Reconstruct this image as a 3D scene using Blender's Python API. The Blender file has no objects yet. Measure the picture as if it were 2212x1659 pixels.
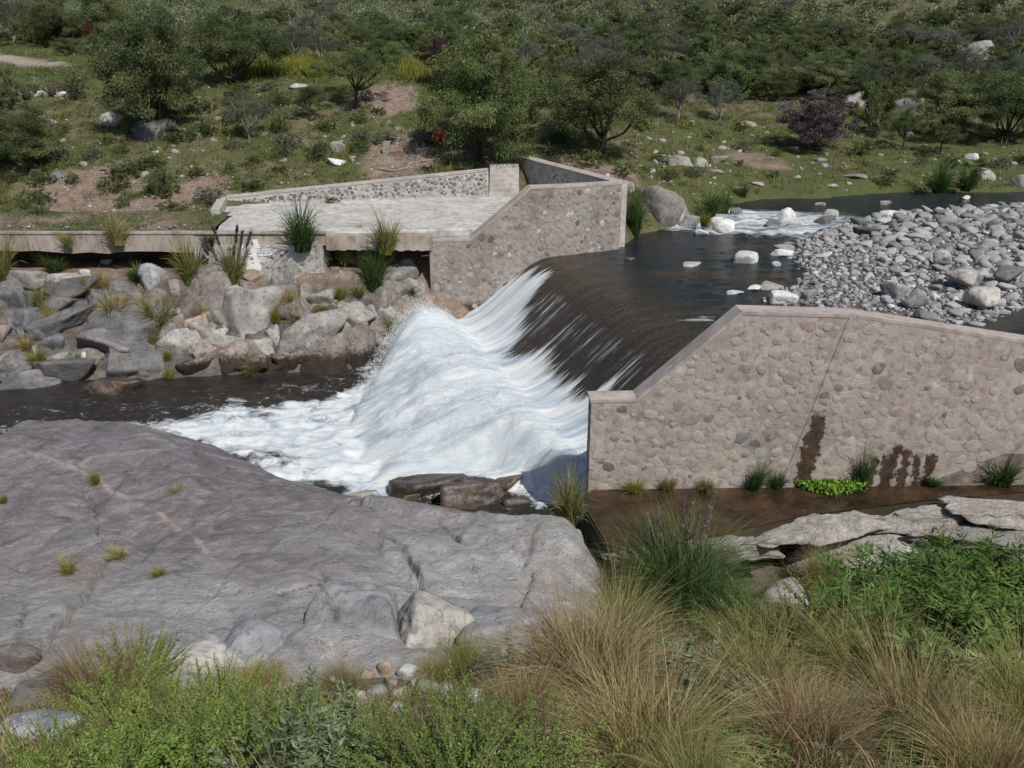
import bpy, bmesh, math, random
import numpy as np
from math import radians as R, sin, cos, pi

# ------------------------------------------------------------------ camera, sky, sun, exposure
scene = bpy.context.scene
COL = scene.collection
PITCH = R(22.0)
CAM = np.array([0.0, 0.0, 8.0])
FPX, CX, CY = 1915.0, 1106.0, 829.5          # photograph measured at 2212 x 1659
cam_d = bpy.data.cameras.new('camera')
cam_d.sensor_width = 36.0
cam_d.lens = 36.0 * FPX / 2212.0
cam_d.clip_start = 0.1
cam_d.clip_end = 1500
cam = bpy.data.objects.new('camera', cam_d)
cam.location = CAM
cam.rotation_euler = (pi / 2 - PITCH, 0, 0)
COL.objects.link(cam)
scene.camera = cam

SUN_AZ = math.atan2(0.50, -0.78)             # clockwise from +Y
SUN_EL = R(50)
sun_dir = np.array([sin(SUN_AZ) * cos(SUN_EL), cos(SUN_AZ) * cos(SUN_EL), sin(SUN_EL)])
world = bpy.data.worlds.new('World')
scene.world = world
world.use_nodes = True
wn = world.node_tree
bg = wn.nodes['Background']
sky = wn.nodes.new('ShaderNodeTexSky')
sky.sky_type = 'NISHITA'
sky.sun_disc = False
sky.sun_elevation = SUN_EL
sky.sun_rotation = SUN_AZ
sky.air_density = 1.0
sky.dust_density = 1.2
wn.links.new(sky.outputs[0], bg.inputs[0])
bg.inputs[1].default_value = 0.09
sl = bpy.data.lights.new('sun', 'SUN')
sl.energy = 4.6
sl.angle = R(0.55)
sl.color = (1.0, 0.955, 0.89)
so = bpy.data.objects.new('sun', sl)
from mathutils import Vector, Matrix
so.rotation_euler = Vector(sun_dir).to_track_quat('Z', 'Y').to_euler()
COL.objects.link(so)
vs = scene.view_settings
vs.view_transform = 'Standard'
vs.look = 'None'
vs.exposure = 0.0
vs.gamma = 1.0
scene.cycles.max_bounces = 6
scene.cycles.diffuse_bounces = 3
scene.cycles.glossy_bounces = 3
scene.cycles.transparent_max_bounces = 16

rng = np.random.default_rng(7)
random.seed(7)

# ------------------------------------------------------------------ numeric helpers
cp, sp = cos(PITCH), sin(PITCH)
def ray(u, v):
    s = (CY - v) / FPX
    return np.array([(u - CX) / FPX, cp + sp * s, -sp + cp * s])
def at_z(u, v, z):
    d = ray(u, v); return CAM + d * ((z - CAM[2]) / d[2])
def at_y(u, v, y):
    d = ray(u, v); return CAM + d * (y / d[1])
def at_plane(u, v, p0, n):
    d = ray(u, v); return CAM + d * (np.dot(np.array(p0) - CAM, n) / np.dot(d, n))
def dist_of(p):
    return abs(np.dot(np.asarray(p) - CAM, np.array([0, cp, -sp])))
def project(p):
    q = np.asarray(p, float) - CAM
    dz = q[..., 1] * cp - q[..., 2] * sp
    up = q[..., 1] * sp + q[..., 2] * cp
    return CX + FPX * q[..., 0] / dz, CY - FPX * up / dz, dz

_perm = np.random.default_rng(3).permutation(256)
_perm = np.concatenate([_perm, _perm, _perm])
_grad = np.random.default_rng(4).normal(size=(256, 3))
_grad /= np.linalg.norm(_grad, axis=1)[:, None]
def perlin(p):
    p = np.asarray(p, float)
    i = np.floor(p).astype(int); f = p - i; i &= 255
    w = f * f * f * (f * (f * 6 - 15) + 10)
    out = 0
    for dx in (0, 1):
        for dy in (0, 1):
            for dz in (0, 1):
                h = _perm[_perm[_perm[i[..., 0] + dx] + i[..., 1] + dy] + i[..., 2] + dz]
                g = _grad[h]
                d = (g * (f - np.array([dx, dy, dz]))).sum(-1)
                wt = (w[..., 0] if dx else 1 - w[..., 0]) * (w[..., 1] if dy else 1 - w[..., 1]) * (w[..., 2] if dz else 1 - w[..., 2])
                out = out + wt * d
    return out * 1.6
def fbm(p, octv=4, lac=2.03, gain=.5):
    a, s, o = 1.0, 0, np.asarray(p, float)
    for k in range(octv):
        s = s + a * perlin(o + 17.3 * k); o = o * lac; a *= gain
    return s
def fbm2(x, y, sc, octv=4, seed=0.0, gain=.5):
    return fbm(np.stack([x * sc + seed, y * sc - seed, np.full_like(x, seed * .37 + .5)], -1), octv, gain=gain)
def smooth(a, b, x):
    t = np.clip((x - a) / (b - a), 0, 1); return t * t * (3 - 2 * t)
def seg_dist(x, y, poly, closed=False):
    d = np.full(np.shape(x), 1e9)
    P = list(poly) + ([poly[0]] if closed else [])
    for (x0, y0), (x1, y1) in zip(P[:-1], P[1:]):
        ex, ey = x1 - x0, y1 - y0
        t = np.clip(((x - x0) * ex + (y - y0) * ey) / (ex * ex + ey * ey + 1e-12), 0, 1)
        d = np.minimum(d, np.hypot(x - x0 - t * ex, y - y0 - t * ey))
    return d
def inside(x, y, poly):
    r = np.zeros(np.shape(x), bool)
    n = len(poly)
    for i in range(n):
        x0, y0 = poly[i]; x1, y1 = poly[(i + 1) % n]
        c = ((y0 > y) != (y1 > y)) & (x < (x1 - x0) * (y - y0) / (y1 - y0 + 1e-12) + x0)
        r ^= c
    return r
def sdist(x, y, poly):
    d = seg_dist(x, y, poly, True)
    return np.where(inside(x, y, poly), d, -d)

# ------------------------------------------------------------------ object helpers
def setp(o, label=None, cat=None, group=None, kind=None):
    if label: o['label'] = label
    if cat: o['category'] = cat
    if group: o['group'] = group
    if kind: o['kind'] = kind
    return o
def mesh_of(name, V, F, mat=None, smooth_=True, attrs=None):
    V = np.asarray(V, np.float32); F = np.asarray(F, np.int32)
    me = bpy.data.meshes.new(name)
    me.vertices.add(len(V)); me.vertices.foreach_set('co', V.ravel())
    k = F.shape[1]
    me.loops.add(F.size); me.loops.foreach_set('vertex_index', F.ravel())
    me.polygons.add(len(F)); me.polygons.foreach_set('loop_start', np.arange(0, F.size, k, dtype=np.int32))
    me.polygons.foreach_set('use_smooth', np.full(len(F), smooth_))
    me.update(calc_edges=True)
    for an, arr in (attrs or {}).items():
        arr = np.asarray(arr, np.float32)
        if arr.ndim == 1:
            a = me.attributes.new(an, 'FLOAT', 'POINT'); a.data.foreach_set('value', arr)
        else:
            a = me.attributes.new(an, 'FLOAT_VECTOR', 'POINT'); a.data.foreach_set('vector', arr.ravel())
    if mat: me.materials.append(mat)
    return me
def link(name, data, parent=None, loc=None, rot=None, scale=None):
    o = bpy.data.objects.new(name, data)
    COL.objects.link(o)
    if parent: o.parent = parent
    if loc is not None: o.location = loc
    if rot is not None: o.rotation_euler = rot
    if scale is not None: o.scale = scale
    return o
def empty(name, loc, rz=0.0):
    o = link(name, None, loc=loc, rot=(0, 0, rz)); o.empty_display_size = .2
    return o
def bm_mesh(name, bm, mat, smooth_=False):
    me = bpy.data.meshes.new(name)
    bmesh.ops.recalc_face_normals(bm, faces=bm.faces[:])
    bm.to_mesh(me); bm.free()
    if smooth_:
        me.polygons.foreach_set('use_smooth', np.full(len(me.polygons), True))
    if mat: me.materials.append(mat)
    return me
def prism(bm, poly, axis0, axis1, ext, org):
    """extrude a 2-D polygon (coords along axis0/axis1 from org) by vector ext"""
    a0, a1, e, o = map(lambda q: np.asarray(q, float), (axis0, axis1, ext, org))
    f = [bm.verts.new(o + a0 * p[0] + a1 * p[1]) for p in poly]
    b = [bm.verts.new(o + a0 * p[0] + a1 * p[1] + e) for p in poly]
    n = len(poly)
    bm.faces.new(f); bm.faces.new(b[::-1])
    for i in range(n):
        bm.faces.new([f[i], b[i], b[(i + 1) % n], f[(i + 1) % n]])
def grid_faces(nx, ny):
    i = np.arange(nx * ny).reshape(ny, nx)
    return np.stack([i[:-1, :-1], i[:-1, 1:], i[1:, 1:], i[1:, :-1]], -1).reshape(-1, 4)

# ------------------------------------------------------------------ materials
class G:
    def __init__(s, name):
        s.m = bpy.data.materials.new(name); s.m.use_nodes = True
        s.t = s.m.node_tree; s.t.nodes.clear()
        s.out = s.t.nodes.new('ShaderNodeOutputMaterial')
    def n(s, typ, ins=None, **props):
        nd = s.t.nodes.new('ShaderNode' + typ)
        for k, v in props.items(): setattr(nd, k, v)
        for k, v in (ins or {}).items():
            if isinstance(v, bpy.types.NodeSocket): s.t.links.new(v, nd.inputs[k])
            else: nd.inputs[k].default_value = v
        return nd
    def obj(s): return s.n('TexCoord').outputs['Object']
    def pos(s): return s.n('NewGeometry').outputs['Position']
    def rnd(s): return s.n('ObjectInfo').outputs['Random']
    def attr(s, name, vec=False):
        a = s.n('Attribute', attribute_name=name); return a.outputs['Vector' if vec else 'Fac']
    def mul(s, vec, v): return s.n('VectorMath', {0: vec, 1: v}, operation='MULTIPLY').outputs[0]
    def add(s, vec, v): return s.n('VectorMath', {0: vec, 1: v}, operation='ADD').outputs[0]
    def shift(s, vec):
        r = s.rnd(); m = s.n('Math', {0: r, 1: 57.0}, operation='MULTIPLY').outputs[0]
        return s.n('VectorMath', {0: vec, 1: m}, operation='ADD').outputs[0]
    def noise(s, vec, scale, detail=4, rough=.55, dist=0.0):
        return s.n('TexNoise', {'Vector': vec, 'Scale': scale, 'Detail': detail, 'Roughness': rough, 'Distortion': dist}).outputs['Fac']
    def vor(s, vec, scale, feature='F1', out='Distance'):
        return s.n('TexVoronoi', {'Vector': vec, 'Scale': scale}, feature=feature).outputs[out]
    def ramp(s, fac, stops):
        r = s.n('ValToRGB', {'Fac': fac}); e = r.color_ramp.elements
        while len(e) < len(stops): e.new(.5)
        for k, (p, c) in enumerate(stops):
            e[k].position = p; e[k].color = (c, c, c, 1) if isinstance(c, (int, float)) else (*c, 1)
        return r.outputs['Color']
    def mix(s, fac, a, b, blend='MIX'):
        nd = s.t.nodes.new('ShaderNodeMix'); nd.data_type = 'RGBA'; nd.blend_type = blend
        for idx, v in ((0, fac), (6, a), (7, b)):
            if isinstance(v, bpy.types.NodeSocket): s.t.links.new(v, nd.inputs[idx])
            elif idx == 0: nd.inputs[0].default_value = v
            else: nd.inputs[idx].default_value = (*v, 1) if not isinstance(v, (int, float)) else (v, v, v, 1)
        return nd.outputs[2]
    def math(s, op, a, b=0.0, clamp=False):
        return s.n('Math', {0: a, 1: b}, operation=op, use_clamp=clamp).outputs[0]
    def bump(s, h, strength=.5, dist=.05, normal=None):
        ins = {'Height': h, 'Strength': strength, 'Distance': dist}
        if normal is not None: ins['Normal'] = normal
        return s.n('Bump', ins).outputs['Normal']
    def bsdf(s, color, rough=.85, normal=None, spec=.3, **kw):
        ins = {'Base Color': color if isinstance(color, bpy.types.NodeSocket) else (*color, 1), 'Roughness': rough, 'Specular IOR Level': spec}
        if normal is not None: ins['Normal'] = normal
        ins.update(kw)
        return s.n('BsdfPrincipled', ins).outputs[0]
    def done(s, shader):
        s.t.links.new(shader, s.out.inputs['Surface']); return s.m

def rock_mat(name, stops, warm=(.36, .24, .17), warm_amt=.35, scale=1.0, band=(1, 1, 1), bump=.6, dark_low=None, crk=.12):
    g = G(name); o = g.shift(g.obj())
    b = g.mul(o, band)
    n1 = g.noise(b, 1.3 * scale, 6, .62, .6); n2 = g.noise(b, 7 * scale, 5, .65, .8); n3 = g.noise(b, 38 * scale, 4, .7)
    c = g.ramp(n1, stops)
    c = g.mix(g.math('MULTIPLY', g.ramp(g.noise(o, .9 * scale, 4), [(.52, 0.), (.70, 1.)]), warm_amt), c, warm)
    c = g.mix(g.ramp(n2, [(.36, .55), (.5, 0.), (.66, 0.)]), c, tuple(.35 * q for q in stops[0][1]))
    c = g.mix(g.ramp(n3, [(.56, 0.), (.74, .4)]), c, tuple(min(.75, 1.5 * q) for q in stops[-1][1]))
    r = g.rnd()
    hv = g.n('HueSaturation', {'Color': c, 'Value': g.math('ADD', g.math('MULTIPLY', r, .45), .78), 'Saturation': .9}).outputs[0]
    if dark_low is not None:          # water-stained foot of the stone
        z = g.n('SeparateXYZ', {0: g.pos()}).outputs[2]
        z = g.math('ADD', z, g.math('MULTIPLY', g.math('SUBTRACT', n2, .5), .7))
        wet = g.n('MapRange', {0: z, 1: dark_low, 2: dark_low + .28, 3: 1., 4: 0.}).outputs[0]
        hv = g.mix(wet, hv, (.035, .026, .02))
    crack = g.ramp(g.vor(g.add(b, g.n('VectorMath', {0: g.n('TexNoise', {'Vector': o, 'Scale': 2.5 * scale}).outputs['Color'], 1: (.5, .5, .5)}, operation='MULTIPLY').outputs[0]), 1.1 * scale, 'DISTANCE_TO_EDGE'), [(0., 0.), (.03, 1.)])
    hh = g.math('ADD', g.math('MULTIPLY', n2, .6), g.math('ADD', g.math('MULTIPLY', n3, .22), g.math('MULTIPLY', crack, crk)))
    nm = g.bump(hh, bump, .07)
    hv = g.mix(g.math('MULTIPLY', g.math('SUBTRACT', 1., crack), crk), hv, (.03, .028, .026))
    return g.done(g.bsdf(hv, .9, nm, .25))

M = {}
M['rock_pale'] = rock_mat('pale granite', [(.3, (.18, .17, .157)), (.5, (.29, .275, .255)), (.7, (.39, .375, .35))], warm=(.32, .25, .19), warm_amt=.28)
M['rock_warm'] = rock_mat('pinkish gneiss', [(.3, (.15, .13, .118)), (.5, (.245, .218, .20)), (.7, (.33, .305, .285))], warm=(.28, .20, .155), warm_amt=.4)
M['rock_dark'] = rock_mat('dark schist', [(.3, (.075, .078, .085)), (.5, (.13, .132, .138)), (.7, (.2, .195, .195))], warm=(.28, .19, .13), warm_amt=.32, band=(1, 1, 2.2))
M['rock_blue'] = rock_mat('blue-grey boulder', [(.3, (.14, .15, .162)), (.5, (.23, .242, .255)), (.7, (.33, .342, .35))], warm_amt=.2, bump=.6)
M['rock_wet'] = rock_mat('wet dark rock', [(.3, (.03, .026, .024)), (.5, (.06, .045, .035)), (.7, (.11, .08, .055))], warm=(.12, .06, .03))
for nd in M['rock_wet'].node_tree.nodes:
    if nd.type == 'BSDF_PRINCIPLED': nd.inputs['Roughness'].default_value = .3; nd.inputs['Specular IOR Level'].default_value = .5
M['rock_river'] = rock_mat('bank rock with wet foot', [(.3, (.15, .125, .11)), (.5, (.25, .21, .185)), (.7, (.33, .29, .26))], warm_amt=.4, dark_low=-2.55)
M['rock_white'] = rock_mat('whitened stone', [(.3, (.36, .36, .35)), (.5, (.50, .50, .49)), (.7, (.62, .62, .61))], warm_amt=.08, bump=.3)
M['rock_tan'] = rock_mat('tan stone', [(.3, (.26, .19, .13)), (.5, (.35, .27, .19)), (.7, (.42, .34, .26))], warm_amt=.3)

def cobble_mat(name, stops, rough=.8):
    g = G(name); o = g.obj()
    n = g.noise(g.shift(o), 6, 4); r = g.rnd()
    c = g.ramp(r, stops)
    c = g.mix(g.math('MULTIPLY', g.math('SUBTRACT', n, .35), 1.1, True), c, tuple(.5 * q for q in (.4, .38, .35)))
    nm = g.bump(g.noise(g.shift(o), 22, 4), .35, .02)
    return g.done(g.bsdf(c, rough, nm, .3))
M['bar_stone'] = cobble_mat('river cobble', [(0., (.11, .118, .127)), (.2, (.18, .187, .195)), (.5, (.275, .277, .28)), (.8, (.36, .36, .355)), (.93, (.30, .26, .225)), (1., (.50, .50, .49))])
def wallstone_mat(name, stops, mortar, smear=.5):
    """stones partly smeared over with their wall's mortar"""
    g = G(name); p = g.pos(); r = g.rnd(); n = g.noise(p, 9, 5, .65); n2 = g.noise(p, 30, 3, .7)
    c = g.ramp(r, stops)
    c = g.mix(g.ramp(n, [(.35, .5), (.6, 0.)]), c, (.10, .09, .085))
    sm = g.math('ADD', g.noise(p, 3.5, 5, .7), g.math('MULTIPLY', g.math('SUBTRACT', g.math('FRACT', g.math('MULTIPLY', r, 13.7)), .5), .5))
    c = g.mix(g.n('MapRange', {0: sm, 1: smear, 2: smear + .16, 3: 0., 4: 1.}).outputs[0], c, mortar)
    return g.done(g.bsdf(c, .92, g.bump(g.math('ADD', n, g.math('MULTIPLY', n2, .4)), .6, .03), .25))
M['wall_stone_r'] = wallstone_mat('stone set in near wall', [(0., (.13, .127, .126)), (.14, (.19, .183, .18)), (.3, (.27, .235, .213)), (.65, (.35, .30, .265)), (.85, (.30, .30, .29)), (.93, (.34, .2, .14)), (1., (.46, .42, .38))], (.335, .293, .268), .40)
M['wall_stone_l'] = wallstone_mat('stone set in far wall', [(0., (.10, .095, .09)), (.25, (.19, .175, .16)), (.55, (.29, .25, .22)), (.85, (.35, .315, .28)), (1., (.5, .47, .43))], (.27, .245, .222), .46)
M['wall_stone_d'] = wallstone_mat('dark stone set in deck wall', [(0., (.10, .10, .10)), (.4, (.15, .145, .14)), (.8, (.23, .22, .21)), (1., (.6, .58, .55))], (.38, .365, .345), .62)

def seep_mask(g):
    """rusty wet seep marks on the near wall, in wall metres"""
    p = g.pos(); n = g.noise(p, 5.0, 4); n2 = g.noise(p, 14, 3)
    x = g.n('SeparateXYZ', {0: p}).outputs[0]; z = g.n('SeparateXYZ', {0: p}).outputs[2]
    jit = g.math('MULTIPLY', g.math('SUBTRACT', n, .5), .42)
    jit = g.math('ADD', jit, g.math('MULTIPLY', g.math('SUBTRACT', n2, .5), .22))
    tot = None
    for (xc, w, ztop, lean) in SEEPS:
        zz = g.math('SUBTRACT', z, -1.8)
        dx = g.math('ABSOLUTE', g.math('SUBTRACT', g.math('SUBTRACT', x, g.math('MULTIPLY', zz, lean)), xc))
        a = g.n('MapRange', {0: g.math('ADD', dx, jit), 1: w - .01, 2: w + .045, 3: 1., 4: 0.}).outputs[0]
        b = g.n('MapRange', {0: g.math('ADD', z, g.math('MULTIPLY', jit, 1.0)), 1: ztop - .08, 2: ztop + .07, 3: 1., 4: 0.}).outputs[0]
        m = g.math('MULTIPLY', a, b)
        tot = m if tot is None else g.math('MAXIMUM', tot, m)
    return tot
def mortar_mat(name, stops, warm, seeps=False, foot=None, scale=1.0):
    g = G(name); p = g.pos()
    n1 = g.noise(p, .55 * scale, 5, .6, .5); n2 = g.noise(p, 6, 5, .65); n3 = g.noise(p, 45, 3, .7); n4 = g.noise(g.mul(p, (1, 1, .25)), 1.6, 4)
    c = g.ramp(n1, stops)
    c = g.mix(g.ramp(n4, [(.45, 0.), (.7, .6)]), c, warm)
    c = g.mix(g.ramp(n2, [(.34, .6), (.5, 0.)]), c, tuple(.5 * q for q in stops[0][1]))
    c = g.mix(g.ramp(g.noise(p, 2.3, 5, .7, .8), [(.55, 0.), (.68, .5)]), c, tuple(min(.7, 1.35 * q) for q in stops[-1][1]))
    c = g.mix(g.ramp(n3, [(.58, 0.), (.75, .35)]), c, tuple(min(.7, 1.3 * q) for q in stops[-1][1]))
    rough = .92
    if foot is not None:
        z = g.n('SeparateXYZ', {0: p}).outputs[2]
        zz = g.math('ADD', z, g.math('MULTIPLY', g.math('SUBTRACT', n2, .5), .5))
        wet = g.n('MapRange', {0: zz, 1: foot, 2: foot + .15, 3: 1., 4: 0.}).outputs[0]
        c = g.mix(wet, c, (.05, .038, .028))
    if seeps:
        mk = seep_mask(g)
        c = g.mix(g.math('MULTIPLY', mk, .93), c, g.ramp(n2, [(.35, (.022, .013, .008)), (.7, (.075, .042, .022))]))
        rough = g.math('SUBTRACT', .92, g.math('MULTIPLY', mk, .5))
    v = g.ramp(g.vor(p, 3.3), [(.0, 1.), (.55, 0.)])
    h = g.math('ADD', g.math('MULTIPLY', n2, .7), g.math('ADD', g.math('MULTIPLY', n3, .25), g.math('MULTIPLY', v, .35)))
    return g.done(g.bsdf(c, rough, g.bump(h, .75, .05), .25))
def concrete_mat(name, stops, stain=(.2, .17, .14), bump=.35):
    g = G(name); p = g.pos()
    n1 = g.noise(p, .8, 5, .6, .4); n2 = g.noise(g.mul(p, (1, 1, .35)), 3.5, 5, .65); n3 = g.noise(p, 60, 3, .7)
    c = g.ramp(n1, stops)
    c = g.mix(g.ramp(n2, [(.46, 0.), (.66, .8)]), c, stain)
    c = g.mix(g.ramp(g.noise(p, 2.1, 6, .72, 1.2), [(.55, 0.), (.66, .28)]), c, tuple(.7 * q for q in stain))
    c = g.mix(g.ramp(n3, [(.3, .4), (.5, 0.)]), c, tuple(.5 * q for q in stops[0][1]))
    return g.done(g.bsdf(c, .9, g.bump(g.math('ADD', n2, g.math('MULTIPLY', n3, .3)), bump, .03), .25))

def ground_mat():
    g = G('bank soil, grass and rubble'); p = g.pos()
    n1 = g.noise(p, .35, 5, .6); n2 = g.noise(p, 2.2, 5, .65); n3 = g.noise(p, 14, 4, .7)
    soil = g.ramp(n2, [(.3, (.11, .08, .06)), (.5, (.19, .135, .10)), (.7, (.27, .21, .17))])
    peb = g.ramp(g.vor(p, 7.0, out='Color'), [(.3, (.15, .13, .12)), (.7, (.36, .33, .30))])
    soil = g.mix(g.ramp(n3, [(.52, 0.), (.62, .8)]), soil, peb)
    gr = g.ramp(g.math('ADD', g.math('MULTIPLY', n3, .6), g.math('MULTIPLY', n2, .4)), [(.3, (.04, .048, .018)), (.5, (.075, .085, .032)), (.72, (.125, .125, .055))])
    gm = g.math('ADD', g.attr('grass'), g.math('MULTIPLY', g.math('SUBTRACT', g.math('ADD', n1, n2), 1.0), 1.6))
    c = g.mix(g.math('MULTIPLY', g.math('SUBTRACT', gm, .3), 2.5, True), soil, gr)
    dry = g.ramp(n3, [(.3, (.16, .13, .05)), (.6, (.30, .26, .10))])
    c = g.mix(g.attr('dry'), c, dry)
    rk = g.ramp(n2, [(.3, (.04, .037, .035)), (.5, (.09, .083, .077)), (.72, (.19, .175, .16))])
    c = g.mix(g.math('MULTIPLY', g.attr('rock'), g.ramp(n1, [(.3, .6), (.6, 1.)])), c, rk)
    trk = g.ramp(n3, [(.3, (.24, .20, .165)), (.7, (.36, .31, .27))])
    c = g.mix(g.attr('track'), c, trk)
    h = g.math('ADD', n2, g.math('MULTIPLY', n3, .5))
    return g.done(g.bsdf(c, .95, g.bump(h, .8, .12), .15))
M['ground'] = ground_mat()

def leaf_mat(name, a, b, c, trans=.3, vary=.5, rough=.55, spec=.25):
    g = G(name)
    col = g.ramp(g.attr('var'), [(0., a), (.5, b), (1., c)])
    r = g.rnd()
    col = g.n('HueSaturation', {'Color': col, 'Value': g.math('ADD', g.math('MULTIPLY', r, vary), 1 - vary / 2), 'Hue': g.math('ADD', g.math('MULTIPLY', g.math('FRACT', g.math('MULTIPLY', r, 7.3)), .03), .485)}).outputs[0]
    s1 = g.bsdf(col, rough, None, spec)
    s2 = g.n('BsdfTranslucent', {'Color': col}).outputs[0]
    return g.done(g.n('MixShader', {0: trans, 1: s1, 2: s2}).outputs[0])
M['leaf_tree'] = leaf_mat('thorn tree foliage', (0.0592, 0.0789, 0.0338), (0.1099, 0.1381, 0.0536), (0.1832, 0.2114, 0.0874), .35)
M['leaf_tree_light'] = leaf_mat('lighter thorn tree foliage', (0.0561, 0.0765, 0.0245), (0.102, 0.1326, 0.0428), (0.1734, 0.204, 0.0765), .38)
M['leaf_grey'] = leaf_mat('grey green foliage', (0.072, 0.0792, 0.06), (0.114, 0.126, 0.0936), (0.18, 0.192, 0.144))
M['leaf_purple'] = leaf_mat('bare purple twigs', (0.045, 0.0315, 0.0375), (0.075, 0.0577, 0.066), (0.1162, 0.0938, 0.1013), .1)
M['leaf_maroon'] = leaf_mat('maroon foliage', (0.028, 0.0096, 0.0144), (0.056, 0.0176, 0.024), (0.088, 0.036, 0.04))
M['leaf_red'] = leaf_mat('rusty red dead leaves', (0.039, 0.013, 0.0065), (0.0845, 0.0292, 0.013), (0.1235, 0.052, 0.0228), .2)
M['leaf_scrub'] = leaf_mat('hill scrub', (0.0863, 0.1034, 0.0587), (0.1415, 0.1691, 0.0949), (0.2155, 0.2414, 0.1415), .25)  # leaf colours lightened to carry the haze of the far hill
M['leaf_cover'] = leaf_mat('low herbs', (0.0633, 0.086, 0.0278), (0.1113, 0.1455, 0.0455), (0.1898, 0.2151, 0.0784), .35)
M['leaf_shrub'] = leaf_mat('bright green shrub leaves', (0.1142, 0.1747, 0.0377), (0.2083, 0.3024, 0.0646), (0.336, 0.4301, 0.1142), .4, .25)
M['leaf_sage'] = leaf_mat('grey sage leaves', (0.0862, 0.1265, 0.0633), (0.1495, 0.1955, 0.1035), (0.253, 0.299, 0.184), .25, .25)
M['leaf_willow'] = leaf_mat('dark lance leaves', (0.0413, 0.0894, 0.0165), (0.0825, 0.1582, 0.0275), (0.1513, 0.2475, 0.055), .3, .25, .4, .4)
M['leaf_cress'] = leaf_mat('bright water cress', (.10, .20, .02), (.16, .30, .035), (.24, .40, .07), .3, .1)
M['grass_straw'] = leaf_mat('straw tussock blades', (0.1955, 0.1667, 0.0575), (0.368, 0.3047, 0.138), (0.575, 0.483, 0.2645), .35, .3)
M['grass_mixed'] = leaf_mat('green and straw tussock blades', (0.115, 0.1323, 0.0345), (0.23, 0.23, 0.0747), (0.46, 0.3795, 0.184), .35, .3)
M['grass_brown'] = leaf_mat('brown tussock blades', (0.1417, 0.1133, 0.0515), (0.2705, 0.2126, 0.1095), (0.4766, 0.3735, 0.2061), .35, .3)
M['grass_green'] = leaf_mat('green reed blades', (.03, .065, .018), (.065, .115, .032), (.15, .19, .06), .3, .25)
M['grass_yellow'] = leaf_mat('yellow green blades', (.10, .13, .02), (.20, .22, .04), (.36, .33, .09), .3, .2)
def bark_mat(name, a, b):
    g = G(name); o = g.obj()
    n = g.noise(g.mul(o, (1, 1, .2)), 18, 4)
    return g.done(g.bsdf(g.ramp(n, [(.3, a), (.7, b)]), .9, g.bump(n, .6, .03), .2))
M['bark'] = bark_mat('dark bark', (.03, .022, .016), (.09, .07, .055))
M['bark_pale'] = bark_mat('pale bark', (.14, .12, .10), (.3, .27, .23))
M['stem'] = bark_mat('green brown stems', (.07, .06, .03), (.15, .13, .07))
M['plume'] = leaf_mat('seed plume', (.16, .12, .11), (.27, .21, .19), (.42, .36, .33), .3, .2)

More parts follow.
